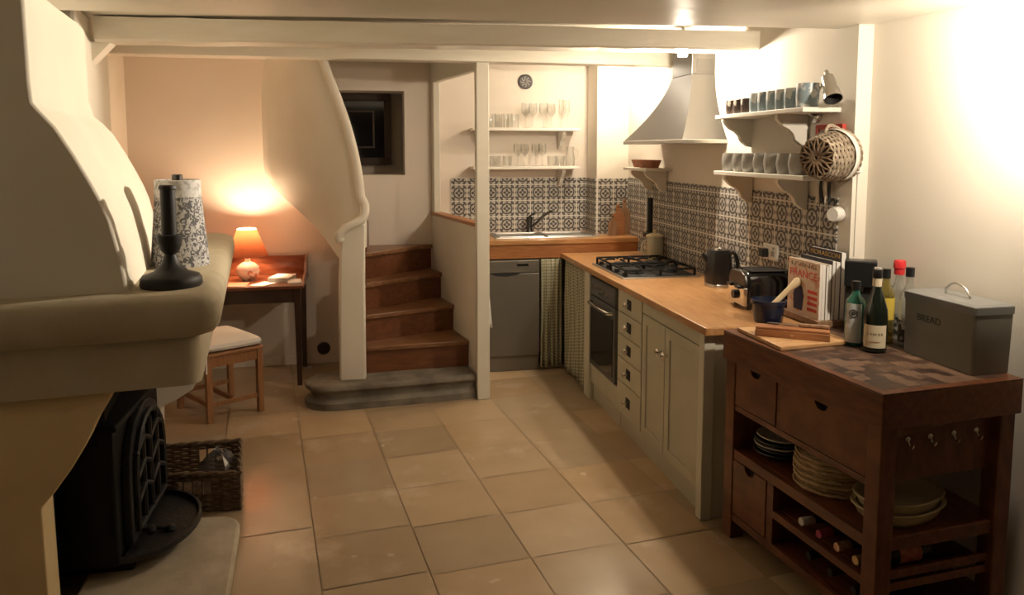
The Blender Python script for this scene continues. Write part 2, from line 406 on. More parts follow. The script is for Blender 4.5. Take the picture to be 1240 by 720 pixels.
# ------------------------------------------------------------------ room shell
WR = 2.14; WB = 6.20; WL = -1.75; YN = -4.2; ZC = 2.42
def make_floor():
    bm = nb(); lay = bm.loops.layers.float_color.new('tone')
    th = R(7.2); eu = Vector((math.cos(th), math.sin(th))); ev = Vector((-math.sin(th), math.cos(th)))
    f = bm.faces.new([bm.verts.new(v) for v in ((WL, YN, -.004), (2.95, YN, -.004), (2.95, WB, -.004), (WL, WB, -.004))]); f.material_index = 1
    rnd = random.Random(4)
    off = {0: 0, 1: -.03, 2: -.035, 3: -.06, 4: -.06}
    for c in range(-11, 9):
        u0 = .175 + .43 * c; u1 = u0 + .43
        v = -2.4 + rnd.uniform(-.01, .01) + off.get(c, rnd.uniform(-.2, .2))
        base = v
        rows = []
        k = -19
        while k < 12:
            v0 = 3.32 + .410 * k + off.get(c, ((c * 37) % 10) / 25)
            rows.append((v0, v0 + .410)); k += 1
        for v0, v1 in rows:
            g = .0020
            t = rnd.choice([.86, .92, .97, 1.0, 1.06, 1.16, 1.26])
            w = rnd.uniform(-.02, .02)
            col = (.455 * t + w, .334 * t, .212 * t - w * .6, 1)
            j = [rnd.uniform(-.0025, .0025) for _ in range(4)]
            pts = [(u0 + g, v0 + g + j[0]), (u1 - g, v0 + g + j[1]), (u1 - g, v1 - g + j[0]), (u0 + g, v1 - g + j[1])]
            ws = [eu * p[0] + ev * p[1] for p in pts]
            if all(w_.x < WL or w_.x > 2.9 or w_.y < YN or w_.y > WB for w_ in ws): continue
            ws = [Vector((min(max(w_.x, WL), 2.9), min(max(w_.y, YN), WB))) for w_ in ws]
            try:
                fc = bm.faces.new([bm.verts.new((w_.x, w_.y, 0)) for w_ in ws])
            except ValueError: continue
            for lp in fc.loops: lp[lay] = col
    return struct('floor', bm, [FLOORM, GROUT])
make_floor()

# back wall with a window recess over the stairs
bm = nb()
rx0, rx1, rz0, rz1 = -.30, .330, 1.522, 2.195
box(bm, (WL - .1, WB, 0), (rx0, WB + .35, ZC)); box(bm, (rx1, WB, 0), (2.6, WB + .35, ZC))
box(bm, (rx0, WB, 0), (rx1, WB + .35, rz0)); box(bm, (rx0, WB, rz1), (rx1, WB + .35, ZC))
bmesh.ops.remove_doubles(bm, verts=bm.verts[:], dist=1e-5)
struct('wall_back', bm, PINKW)
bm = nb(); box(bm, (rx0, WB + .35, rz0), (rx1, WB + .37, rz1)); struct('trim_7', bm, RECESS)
win = nb(); wx0, wx1, wz0, wz1 = -.295, .235, 1.60, 2.192
yw = WB + .28
box(win, (wx0, yw, wz0), (wx1, yw + .05, wz0 + .06)); box(win, (wx0, yw, wz1 - .06), (wx1, yw + .05, wz1))
box(win, (wx0, yw, wz0 + .06), (wx0 + .06, yw + .05, wz1 - .06)); box(win, (wx1 - .06, yw, wz0 + .06), (wx1, yw + .05, wz1 - .06))
w1 = struct('window_1', win, WINW, bev=.006)
bm = nb(); box(bm, (wx0 + .06, yw + .02, wz0 + .06), (wx1 - .06, yw + .028, wz1 - .06)); obj('pane', bm, NIGHT, w1)
bm = nb(); box(bm, (wx0 + .14, yw + .005, wz0 + .14), (wx1 - .14, yw + .02, wz0 + .155)); box(bm, (wx1 - .155, yw + .005, wz0 + .155), (wx1 - .14, yw + .02, wz1 - .155)); box(bm, (wx0 + .14, yw + .005, wz1 - .155), (wx1 - .14, yw + .02, wz1 - .14)); obj('glazing_bar', bm, WINW, w1)

bm = nb(); box(bm, (WR, 3.02, 0), (WR + .5, WB, ZC)); struct('wall_right', bm, WHITEW)
def nearx(y): return 2.215 + .135 * (3.02 - y)
bm = nb(); prism(bm, [(nearx(3.02), 3.02), (nearx(3.02) + .5, 3.02), (nearx(YN) + .5, YN), (nearx(YN), YN)], 'z', 0, ZC); struct('wall_near_right', bm, WHITEW)
bm = nb(); box(bm, (WL - .3, YN, 0), (WL, WB, ZC)); struct('wall_left', bm, WHITEW)
bm = nb(); box(bm, (WL - .3, YN - .1, 0), (3.4, YN, ZC)); struct('wall_front', bm, WHITEW)
bm = nb(); box(bm, (WL - .3, YN - .1, ZC), (3.4, WB + .4, ZC + .1)); struct('ceiling', bm, CEIL)
# lower boarded soffit close to the camera
bm = nb(); prism(bm, [(WL, YN), (nearx(YN), YN), (nearx(3.02), 3.02), (WR, 3.02), (WR, 3.16), (WL, 3.36)], 'z', 2.268, ZC); struct('trim_1', bm, CEIL, bev=.012)
# kitchen pier in the back right corner (white tiled) and its lining
bm = nb(); box(bm, (1.865, 5.93, 0), (WR, WB, ZC)); struct('trim_2', bm, WHITEW, bev=.006)
# main beam
bm = nb()
L, Rr = Vector((-1.36, 4.335)), Vector((WR, 3.87)); dd = (Rr - L).normalized(); nn = Vector((-dd.y, dd.x))
n = 24; rings = []
rnd = random.Random(3)
for i in range(n + 1):
    f = i / n; p = L.lerp(Rr, f)
    zb = 2.288 - .021 * f + rnd.uniform(-.003, .003); zt = 2.412 - .045 * f + rnd.uniform(-.003, .003)
    q = p + nn * .17
    rings.append([bm.verts.new(v) for v in ((p.x, p.y, zb + .01), (p.x + nn.x * .012, p.y + nn.y * .012, zb), (q.x, q.y, zb), (q.x, q.y, zt), (p.x, p.y, zt))])
for a, b in zip(rings, rings[1:]):
    for k in range(5): bm.faces.new((a[k], a[(k + 1) % 5], b[(k + 1) % 5], b[k]))
bm.faces.new(rings[0][::-1]); bm.faces.new(rings[-1])
struct('trim_3', bm, BEAM)
# short brace where the beam meets the chimney breast
bm = nb(); prism(bm, [(-1.50, 2.29), (-1.30, 2.29), (-1.50, 2.08)], 'y', 4.40, 4.50); struct('trim_8', bm, BEAM)
# header over the post and the post
bm = nb(); box(bm, (WL, 5.03, 2.305), (WR, 5.15, ZC)); struct('trim_4', bm, BEAM, bev=.006)
bm = nb(); box(bm, (.745, 5.045, 0), (.832, 5.135, 2.305)); struct('trim_5', bm, TRIMW, bev=.006)
# low partition between stairs and kitchen, frame of the opening above it
pv = Vector((-.225, 1.115)).normalized(); pn = Vector((pv.y, -pv.x))
p0 = Vector((.757, 5.136)); plen = (WB - 5.136) / pv.y
def pp(s, t): v = p0 + pv * s + pn * t; return (v.x, v.y)
bm = nb(); prism(bm, [pp(0, 0), pp(plen - .002, 0), pp(plen - .015, .06), pp(0.01, .06)], 'z', 0, 1.195); struct('wall_partition', bm, PLASTER)
bm = nb(); prism(bm, [pp(0, -.012), pp(plen - .005, -.012), pp(plen - .02, .075), pp(0.015, .075)], 'z', 1.195, 1.22); struct('trim_6', bm, OAKD, bev=.004)
bm = nb(); prism(bm, [pp(plen - .075, 0), pp(plen - .005, 0), pp(plen - .02, .05), pp(plen - .09, .05)], 'z', 1.22, 2.262); prism(bm, [pp(0.02, 0.001), pp(plen - .005, 0.001), pp(plen - .02, .05), pp(.03, .05)], 'z', 2.262, ZC)
struct('window_2', bm, TRIMW, bev=.004)
bm = nb(); tube(bm, [(x, WB - .008, .05) for x in (WL + .05, -.75)], .0, 4); bm.free()
bm = nb(); box(bm, (WL, WB - .014, 0), (-.05, WB, .07)); struct('baseboard_back', bm, PINKW, bev=.004)

# ------------------------------------------------------------------ tiled splashbacks
def splash(name, label, loc, rz, w, z0, z1):
    bm = nb(); box(bm, (0, -.008, 0), (w, 0, z1 - z0))
    o = obj(name, bm, TILE); o.location = loc; o.rotation_euler = (0, 0, rz)
    return tag(o, label, 'tiled splashback')
s1 = splash('tile_splashback', 'grey patterned tile splashback on the back wall behind the sink', (.70, WB, 1.035), 0, 1.163, 1.035, 1.49)
s1.location = (.70, WB, 1.035); s1.scale = (1, 1, 1)
splash('tile_splashback', 'short patterned tile panel on the front of the corner pier beside the wooden boards', (1.873, 5.93, 1.035), 0, .262, 1.035, 1.49)
splash('tile_splashback', 'narrow patterned tile panel on the shaded left side of the corner pier', (1.865, 6.192, 1.035), -PI / 2, .262, 1.035, 1.49)
splash('tile_splashback', 'long patterned tile splashback on the right wall above the oak worktop', (WR, 5.922, .925), -PI / 2, 2.81, .925, 1.50)

# ------------------------------------------------------------------ fireplace (house frame is turned 8 degrees)
FO = Vector((-1.112, 2.75)); FR = R(8.26)
fp = thing('fireplace', 'cream plastered fireplace with curved hood and deep ochre mantel on the left', 'fireplace', (FO.x, FO.y, 0), FR)
def tl(s): return (-.632 + .1436 * s) / .9896
def foot(s0, s1, t): return [(t, s0), (t, s1), (tl(s1), s1), (tl(s0), s0)]
# hood: profile in (t,z) extruded along s, flaring
prof = [(.033, 2.268), (.036, 1.95), (.040, 1.88), (.060, 1.852), (.103, 1.80), (.155, 1.706), (.20, 1.613), (.23, 1.545), (.253, 1.48), (.282, 1.342), (.299, 1.222)]
bm = nb(); NS = 14; rows = []
for i in range(NS + 1):
    f = i / NS; s = .05 + 1.32 * f
    row = []
    for (t, z) in prof:
        e = min(1, max(0, (s - 1.0) / .37)); tt = t - .04 * e * e * (1 if z > 1.86 else .5)
        row.append((tt, s - (.10 * f if z > 1.9 else 0), z))
    rows.append(row)
V = [[bm.verts.new(p) for p in r] for r in rows]
for i in range(NS):
    for k in range(len(prof) - 1): bm.faces.new((V[i][k], V[i + 1][k], V[i + 1][k + 1], V[i][k + 1]))
for i in (0, NS):
    s = rows[i][0][1]; s2 = rows[i][-1][1]
    a = bm.verts.new((tl(s2), s2, 1.222)); b = bm.verts.new((tl(s2), s, 2.268))
    bm.faces.new(V[i] + [a, b])
obj('hood', bm, HOODM, fp, smooth=True, bev=.010)
bm = nb(); prism(bm, foot(1.30, 2.21, -.045), 'z', 1.222, ZC); obj('chimney_breast', bm, PLASTER, fp, bev=.02)
# mantel: stacked rounded footprints
def mant(off, zc):
    t1 = .53 + off; s0 = -.03 - off; s1 = 2.0 + off; pts = []
    for t1, cy_, a0, r in ((t1, s0 + .06, -90, .06), (t1 + .02, s1 - .10, 0, .10)):
        cx_ = t1 - r
        for k in range(7):
            a = R(a0 + 15 * k); pts.append((cx_ + r * math.cos(a), cy_ + r * math.sin(a)))
    pts += [(tl(s1), s1), (tl(s0), s0)]
    return pts, zc
bm = nb(); stack(bm, [mant(o, z) for o, z in ((0, .89), (0, 1.062), (.018, 1.068), (.05, 1.082), (.07, 1.11), (.075, 1.15), (.070, 1.185), (.055, 1.208), (.025, 1.222))])
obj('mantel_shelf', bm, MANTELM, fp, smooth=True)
pj = [(.245, .888), (.235, .86), (.183, .772), (.15, .70), (.103, .623), (.05, .55), (.006, .497), (.008, .35), (.013, 0)]
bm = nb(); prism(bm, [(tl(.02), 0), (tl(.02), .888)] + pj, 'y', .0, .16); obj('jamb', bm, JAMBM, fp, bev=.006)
pj2 = [(.48, .888), (.47, .70), (.46, .60), (.44, .47), (.41, .38), (.36, .29), (.26, .23), (.185, .20), (.180, 0)]
bm = nb(); prism(bm, [(tl(2.1), 0), (tl(2.1), .888)] + pj2, 'y', 1.93, 2.10); obj('jamb', bm, PLASTER, fp, bev=.008)
bm = nb(); box(bm, (-.34, .16, 0), (-.30, 1.93, .888)); box(bm, (-.30, .16, 0), (.0, .20, .888)); obj('firebox_lining', bm, SOOT, fp)
bm = nb(); box(bm, (-.30, .25, .70), (.17, 1.55, .888)); obj('smoke_board', bm, SOOT, fp)

# hearth slab
hp = [(-1.03, 2.20), (-.475, 2.20), (-.575, 3.42)]
for k in range(1, 6): a = R(90 * k / 5); hp.append((-.695 + .12 * math.cos(a), 3.42 + .12 * math.sin(a)))
hp += [(-1.15, 3.56)]
bm = nb(); prism(bm, hp, 'z', 0, .045); o = obj('hearth_stone', bm, HEARTHM, bev=.014); tag(o, 'pale stone hearth slab with rounded corner in front of the black stove', 'hearth')

# stove
SX = -.965
st = thing('wood_stove', 'black cast iron wood stove with arched tracery door and ash lip in the fireplace', 'stove', (SX - .2, 3.36, .045))
bm = nb(); box(bm, (SX - .34, 3.05, .10), (SX, 3.69, .645)); obj('body', bm, IRON, st, W=True, bev=.01)
bm = nb(); box(bm, (SX - .36, 3.03, .645), (SX + .02, 3.71, .672)); obj('top_plate', bm, IRON, st, W=True, bev=.008)
bm = nb(); box(bm, (SX - .30, 3.12, .045), (SX + .03, 3.62, .10)); obj('base', bm, IRON, st, W=True, bev=.008)
def arch(y0, y1, z0, zs, zt, n=10):
    c = (y0 + y1) / 2; w = (y1 - y0) / 2; pts = [(y0, z0), (y1, z0)]
    for k in range(n + 1): a = PI * k / n; pts.append((c + w * math.cos(a), zs + (zt - zs) * math.sin(a)))
    return pts
bm = nb(); prism(bm, arch(3.12, 3.62, .145, .42, .665), 'x', SX, SX + .035); dr = obj('door', bm, IRONG, st, W=True, bev=.008)
bm = nb(); prism(bm, arch(3.17, 3.57, .20, .42, .615), 'x', SX + .035, SX + .038); obj('door_glass', bm, GLOSSBL, dr, W=True)
bm = nb()
xb = SX + .045
tube(bm, [(xb, y, z) for y, z in arch(3.165, 3.575, .195, .42, .62)[:]], .013, 6, closed=True)
for y in (3.27, 3.37, 3.47): tube(bm, [(xb, y, .20), (xb, y, .595)], .011, 6)
for z in (.30, .40, .50): tube(bm, [(xb, 3.17, z), (xb, 3.27, z + .045), (xb, 3.37, z), (xb, 3.47, z + .045), (xb, 3.57, z)], .012, 6)
obj('door_tracery', bm, IRONG, dr, W=True, smooth=True)
for y, z, l in ((3.20, .185, .05), (3.30, .135, .10)):
    bm = nb(); tube(bm, [(SX + .03, y, z), (SX + .03 + l, y, z - .015)], .010, 8); lathe(bm, [(.001, -.02), (.016, -.015), (.022, 0), (.016, .015), (.001, .02)], (SX + .03 + l, y, z - .015), 12)
    obj('knob', bm, IRONG, st, W=True, smooth=True)
def lip(r, z):
    return [(SX + .0 + .235 * r * math.sin(PI * k / 16), 3.37 - .315 * r * math.cos(PI * k / 16)) for k in range(17)], z
bm = nb(); stack(bm, [lip(.90, .095), lip(1.0, .108), lip(1.0, .130), lip(.95, .131), lip(.93, .112)]); obj('ash_lip', bm, IRONG, st, W=True, smooth=True)
bm = nb(); lathe(bm, [(.075, 0), (.075, .20)], (SX - .2, 3.36, .672), 20); lathe(bm, [(.085, 0), (.085, .02)], (SX - .2, 3.36, .69), 20); obj('flue_pipe', bm, IRON, st, W=True, smooth=True)

# log basket behind the hearth
def wicker(bm, corners, zs, r, amp, n_side, tp=0):
    """woven rectangular wall: wavy horizontal strands around stakes"""
    P = []
    m = len(corners)
    for i in range(m):
        a = Vector(corners[i]); b = Vector(corners[(i + 1) % m]); nrm = Vector(((b - a).y, -(b - a).x)).normalized()
        for k in range(n_side * 2): P.append((a.lerp(b, k / (n_side * 2)), nrm))
    cen = sum((Vector(c) for c in corners), Vector((0, 0))) / m
    for q, z in enumerate(zs):
        pts = []
        f = 1 + tp * z
        for k, (p, nr) in enumerate(P):
            w = (amp if (k // 2 + q) % 2 else -amp) if k % 2 else 0
            v = cen + (p - cen) * f + nr * w; pts.append((v.x, v.y, z))
        yield pts, P, cen
bk = thing('log_basket', 'dark wicker log basket with square handle holes standing behind the hearth slab', 'basket', (-.795, 3.885, 0))
cn = [(-.185, -.175), (.205, -.215), (.145, .21), (-.235, .205)]
cn = [(c[0] - .02, c[1]) for c in cn]
bm = nb()
zs = [.008 + .0125 * k for k in range(14)]
hole = lambda x, y, z: .085 < z < .15 and ((abs(x + .0) < .055 and y > .12) or (abs(x + .0) < .055 and y < -.12)) and abs(x) > .008
for pts, P, cen in wicker(bm, cn, zs, .006, .005, 9):
    run = []
    allp = pts + [pts[0]]
    for p in allp:
        if hole(p[0] + .02, p[1], p[2]):
            if len(run) > 1: tube(bm, run, .0066, 5)
            run = []
        else: run.append(p)
    if len(run) > 1: tube(bm, run, .0066, 5)
for k in range(0, len(P), 2):
    p = P[k][0]; tube(bm, [(p.x, p.y, .004), (p.x, p.y, .18)], .0055, 5)
obj('woven_wall', bm, WICK, bk, smooth=True)
bm = nb(); N_ = len(P)
for ph in (0, PI):
    tube(bm, [(P[k][0].x + P[k][1].x * .007 * math.cos(k * .9 + ph), P[k][0].y + P[k][1].y * .007 * math.cos(k * .9 + ph), .185 + .007 * math.sin(k * .9 + ph)) for k in range(N_)], .0085, 6, closed=True)
obj('braided_rim', bm, WICK, bk, smooth=True)
bm = nb(); prism(bm, cn, 'z', .002, .010); obj('woven_bottom', bm, WICK, bk)
bg = nb(); rnd = random.Random(9)
for i in range(1):
    lathe(bg, [(.001, .02), (.075, .01), (.10, .06), (.085, .12), (.05, .17), (.02, .20), (.001, .205)], (0, 0, 0), 18)
for v in bg.verts: v.co *= 1 + rnd.uniform(-.16, .16)
o = obj('plastic_bag', bg, CLEARP, smooth=True); o.location = (-.745, 3.89, .012); tag(o, 'crumpled clear plastic bag lying inside the dark log basket', 'bag')

# things on the mantel
cs = thing('candlestick', 'dark turned candlestick with black candle standing on the mantel', 'candlestick', (-.705, 2.95, 1.222))
bm = nb(); lathe(bm, [(.001, 0), (.104, 0), (.108, .008), (.106, .03), (.098, .042), (.06, .055), (.032, .085), (.022, .11), (.020, .118), (.034, .135), (.043, .165), (.044, .19), (.030, .192), (.001, .192)], seg=32); obj('base', bm, BLACKM, cs, smooth=True)
bm = nb(); lathe(bm, [(.027, .19), (.026, .355), (.031, .358), (.031, .366), (.027, .372), (.001, .372)], seg=24); obj('candle', bm, BLACKM, cs, smooth=True)
ls = thing('lampshade', 'unused toile print lampshade standing on the mantel behind the candlestick', 'lampshade', (-.795, 3.50, 1.222))
bm = nb(); lathe(bm, [(.122, 0), (.120, .004), (.094, .30), (.090, .298), (.118, .004)], seg=40, cap=False); obj('shade', bm, TOILE, ls, smooth=True)
bm = nb(); lathe(bm, [(.0955, .298), (.093, .37), (.089, .372), (.0895, .298)], seg=40, cap=False); obj('trim_band', bm, M('pale_print_band', (.62, .61, .59), .8, col2=(.40, .39, .38), vs=40, lo=.5, hi=.6), ls, smooth=True)
bm = nb(); tube(bm, [(.090, 0, .345), (-.090, 0, .345)], .0025, 6); tube(bm, [(0, .09, .345), (0, -.09, .345)], .0025, 6); lathe(bm, [(.022, .34), (.022, .392), (.018, .394), (.018, .34)], seg=16, cap=False); obj('shade_fitter', bm, DARKMET, ls, smooth=True)

# ------------------------------------------------------------------ staircase
sr = thing('staircase', 'winding wooden staircase with stone bottom step and curved white plaster side', 'staircase', (.2, 5.5, 0))
def off_poly(o):
    pts = [(.738, 5.115 - o), (.30, 5.07 - o), (-.20, 5.035 - o)]
    c = (-.215, 5.19); r = .155 + o
    for k in range(1, 9): a = R(-90 - 180 * k / 8); pts.append((c[0] + r * math.cos(a) * 1.1, c[1] + r * math.sin(a)))
    pts += [(-.05, 5.36), (.70, 5.40)]
    return pts
bm = nb(); stack(bm, [(off_poly(o), z) for o, z in ((.035, 0), (.035, .045), (.012, .06), (.0, .075), (.0, .105), (.02, .118), (.034, .135), (.032, .155), (.018, .168))])
obj('stone_step', bm, STONE, sr, W=True, smooth=True)
nose = [((-.01, 5.265), (.722, 5.315), .36), ((-.01, 5.40), (.650, 5.653), .555), ((-.01, 5.551), (.588, 5.96), .755), ((-.01, 5.738), (.532, 6.190), .955)]
for k, (l, r, z) in enumerate(nose):
    zprev = .168 if k == 0 else nose[k - 1][2]
    if k < 3: nl, nr = nose[k + 1][0], nose[k + 1][1]
    nrm = Vector((r[0] - l[0], r[1] - l[1])).normalized(); back = Vector((-nrm.y, nrm.x)); fw = -back
    if k < 3: poly = [l, r, (nr[0] + back.x * .02, nr[1] + back.y * .02), (nl[0], nl[1] + .02)]
    else: poly = [l, r, (.30, 6.192), (-.01, 6.192)]
    bm = nb(); prism(bm, [(l[0] + fw.x * .022, l[1] + fw.y * .022), (r[0] + fw.x * .022 - (0 if k < 3 else 0), r[1] + fw.y * .022)] + poly[2:], 'z', z - .034, z)
    obj('tread', bm, STAIRT, sr, W=True, bev=.006)
    q1 = (l[0] + back.x * .02, l[1] + back.y * .02); q2 = (r[0] + back.x * .012, min(r[1] + back.y * .012, 6.192))
    bm = nb(); prism(bm, [l, r, q2, q1], 'z', zprev, z - .034); obj('riser', bm, STAIRW, sr, W=True)
bm = nb(); prism(bm, [(.012, 5.80), (.03, 6.192), (-.08, 6.192), (-.12, 5.80)], 'z', .955, 1.155); obj('upper_step', bm, STAIRW, sr, W=True, bev=.005)
# curved plaster side (soffit of the upper flight) lofted between its two edges
LP = [(-0.668, 5.75, 2.418), (-0.708, 5.8, 2.239), (-0.72, 5.8, 2.031), (-0.721, 5.8, 1.792), (-0.711, 5.8, 1.545), (-0.615, 5.74, 1.414), (-0.432, 5.58, 1.261), (-0.294, 5.4, 1.135), (-0.179, 5.24, 0.991)]
RP = [(-0.268, 5.25, 2.418), (-0.201, 5.24, 2.213), (-0.14, 5.22, 2.049), (-0.084, 5.21, 1.869), (-0.044, 5.2, 1.703), (-0.019, 5.19, 1.554), (-0.006, 5.18, 1.41), (0.003, 5.17, 1.277), (-0.001, 5.165, 1.064)]
def cr(P, n):                                 # Catmull-Rom resample
    out = []; P = [Vector(p) for p in P]
    for i in range(len(P) - 1):
        a, b, c, d = P[max(i - 1, 0)], P[i], P[i + 1], P[min(i + 2, len(P) - 1)]
        for k in range(n):
            t = k / n
            out.append(.5 * ((2 * b) + (c - a) * t + (2 * a - 5 * b + 4 * c - d) * t * t + (3 * b - a - 3 * c + d) * t ** 3))
    out.append(P[-1]); return out
LL, RR_ = cr(LP, 4), cr(RP, 4); rows = []
for l, r in zip(LL, RR_):
    row = []
    for k in range(13):
        f = k / 12; p = l.lerp(r, f)
        p.y = l.y + (r.y - l.y) * math.sin(f * PI / 2)
        row.append(p)
    back = []
    vd = Vector((l.x, l.y, 0)).normalized()
    for k in range(5):                       # the plaster turns back to the niche wall along its free edge
        f = 1 - k / 5; yb = l.y + (6.195 - l.y) * f; back.append(Vector((l.x + .05 * math.sin(f * PI / 2) + max(0, (yb - l.y)) * vd.x / vd.y, yb, l.z + .02 * f)))
    rows.append(back + row)
bm = nb(); grid(bm, rows)
ed = [Vector(r[-1]) for r in rows]
for a, b in zip(range(len(rows) - 1), range(1, len(rows))): pass
o = obj('curved_plaster_side', bm, PLASTER, sr, W=True, smooth=True)
# the thickness of the wall at its open edge
bm = nb(); edge = []
for r in RR_:
    edge.append([Vector((r.x, r.y, r.z)), Vector((r.x + .012, r.y + .05, r.z)), Vector((r.x - .01, r.y + .13, r.z)), Vector((r.x - .06, r.y + .14, r.z))])
grid(bm, edge); obj('plaster_edge', bm, PLASTER, sr, W=True, smooth=True)
bm = nb(); rim = [Vector((r.x - .018, r.y - .022, r.z)) for r in RR_[:-6]]
SCR = [(0.002, 5.140, 1.36), (0.002, 5.125, 1.314), (-0.016, 5.115, 1.268), (-0.058, 5.105, 1.241), (-0.112, 5.10, 1.215), (-0.150, 5.10, 1.187), (-0.172, 5.105, 1.155), (-0.164, 5.115, 1.122)]
tube(bm, [p for p in rim if p.z > 1.40] + cr(SCR, 4), .03, 12, rs=None)
obj('scroll_handrail', bm, PLASTER, sr, W=True, smooth=True)
bm = nb(); stack(bm, [([(-.180, 5.115), (-.012, 5.115), (-.008, 5.16), (-.03, 5.26), (-.18, 5.24), (-.188, 5.16)], .166), ([(-.172, 5.115), (-.012, 5.115), (-.004, 5.16), (-.03, 5.26), (-.17, 5.24), (-.182, 5.16)], .8), ([(-.150, 5.118), (.0, 5.118), (.003, 5.17), (-.03, 5.27), (-.15, 5.25), (-.160, 5.17)], 1.23)])
obj('newel', bm, PLASTER, sr, W=True, bev=.01)

# round vent on the niche wall
vt = thing('wall_vent', 'small round dark wall vent low on the niche wall left of the stairs', 'vent', (-.345, WB - .001, .122))
X90 = Matrix.Rotation(R(90), 4, 'X')
bm = nb(); lathe(bm, [(.052, 0), (.052, .008), (.044, .012), (.044, .005), (.001, .005)], seg=28, X=X90); obj('ring', bm, DARKMET, vt, smooth=True)
bm = nb()
for k in range(-2, 3): box(bm, (-.036, -.011, k * .014 - .003), (.036, -.006, k * .014 + .003))
obj('slats', bm, BLACKM, vt)

# ------------------------------------------------------------------ writing desk
dk = thing('writing_desk', 'small dark mahogany writing desk with raised back against the niche wall', 'desk', (-.95, 5.88, 0))
x0, x1, y0, y1 = -1.45, -.445, 5.60, 6.165
bm = nb(); box(bm, (x0, y0, .722), (x1, y1, .745)); obj('desk_top', bm, DESKW, dk, W=True, bev=.004)
bm = nb(); box(bm, (x0 + .02, y1 - .02, .745), (x1 - .012, y1, .895)); obj('back_gallery', bm, DESKW, dk, W=True, bev=.004)
for xa in (x0 + .005, x1 - .022):
    bm = nb(); prism(bm, [(y1, .745), (y1, .905), (y1 - .05, .905), (y1 - .14, .86), (y1 - .19, .80), (y1 - .44, .768), (y1 - .50, .745)], 'x', xa, xa + .018); obj('side_gallery', bm, DESKW, dk, W=True)
bm = nb(); box(bm, (x0 + .03, y0 + .02, .62), (x1 - .05, y0 + .035, .722)); box(bm, (x0 + .03, y1 - .04, .62), (x1 - .05, y1 - .02, .722)); box(bm, (x1 - .065, y0 + .035, .62), (x1 - .05, y1 - .04, .722)); box(bm, (x0 + .03, y0 + .035, .62), (x0 + .045, y1 - .04, .722)); obj('apron', bm, DESKD, dk, W=True)
for xa in (x0 + .045, x1 - .045):
    for ya in (y0 + .035, y1 - .035):
        bm = nb(); stack(bm, [([(xa - s, ya - s), (xa + s, ya - s), (xa + s, ya + s), (xa - s, ya + s)], z) for s, z in ((.016, 0), (.018, .2), (.024, .722))]); obj('leg', bm, DESKD, dk, W=True)
# desk lamp
LX, LY, LZ = -.872, 5.93, .745
dl = thing('desk_lamp', 'lit desk lamp with orange shade and round pale base on the writing desk', 'lamp', (LX, LY, LZ))
bm = nb(); lathe(bm, [(.001, .001), (.045, .001), (.05, .012), (.075, .035), (.087, .07), (.080, .105), (.05, .13), (.022, .14), (.018, .165), (.001, .165)], seg=28); obj('base', bm, CERL, dl, smooth=True)
bm = nb(); lathe(bm, [(.150, .185), (.070, .385)], seg=36, cap=False); obj('lamp_shade', bm, SHADE, dl, smooth=True)
bm = nb(); lathe(bm, [(.071, .382), (.066, .392), (.062, .385)], seg=36, cap=False); obj('shade_trim', bm, SHADET, dl, smooth=True)
bm = nb(); lathe(bm, [(.001, .262), (.02, .272), (.028, .30), (.02, .325), (.001, .332)], seg=16); obj('bulb', bm, BULB, dl, smooth=True)
bm = nb(); lathe(bm, [(.016, .165), (.016, .264), (.001, .264)], seg=12); obj('lamp_holder', bm, DARKMET, dl, smooth=True)
# papers on the desk
bm = nb(); box(bm, (-.13, -.09, 0), (.13, .09, .003)); o = obj('desk_blotter', bm, M('brown_leather', (.42, .22, .12), .45), bev=.001); o.location = (-.975, 5.72, .7455); tag(o, 'brown leather blotter on the desk at the foot of the lamp', 'blotter')
bm = nb(); box(bm, (-.02, -.008, 0), (.02, .008, .006)); o = obj('pen', bm, BLACKM, bev=.003); o.location = (-1.00, 5.70, .7495); tag(o, 'short dark pen lying on the brown blotter', 'pen')
bk2 = thing('notebook', 'thick pale notebook lying on the desk right of the lamp', 'book', (-.615, 5.86, .7457), R(-14))
bm = nb(); box(bm, (-.075, -.10, 0), (.075, .10, .004)); box(bm, (-.075, -.10, .030), (.075, .10, .034)); box(bm, (-.075, -.10, .004), (-.070, .10, .030)); obj('cover', bm, PAPER, bk2)
bm = nb(); box(bm, (-.070, -.097, .004), (.072, .097, .030)); obj('pages', bm, M('page_block', (.62, .58, .52), .8), bk2)
bm = nb(); box(bm, (-.05, -.08, 0), (.05, .08, .012)); o = obj('letter_stack', bm, PAPER, bev=.002); o.location = (-.520, 5.755, .7460); o.rotation_euler = (0, 0, R(8)); tag(o, 'low stack of letters at the right end of the desk beside the notebook', 'letters')
bm = nb(); grid(bm, [[(x, y, .0005 + .0004 * math.sin(x * 20)) for x in (-.06, -.02, .02, .06)] for y in (-.09, 0, .09)]); o = obj('paper_sheet', bm, PAPER, solid=.0008); o.location = (-.735, 5.72, .746); o.rotation_euler = (0, 0, R(-30)); tag(o, 'single loose white sheet on the desk in front of the lamp', 'paper')

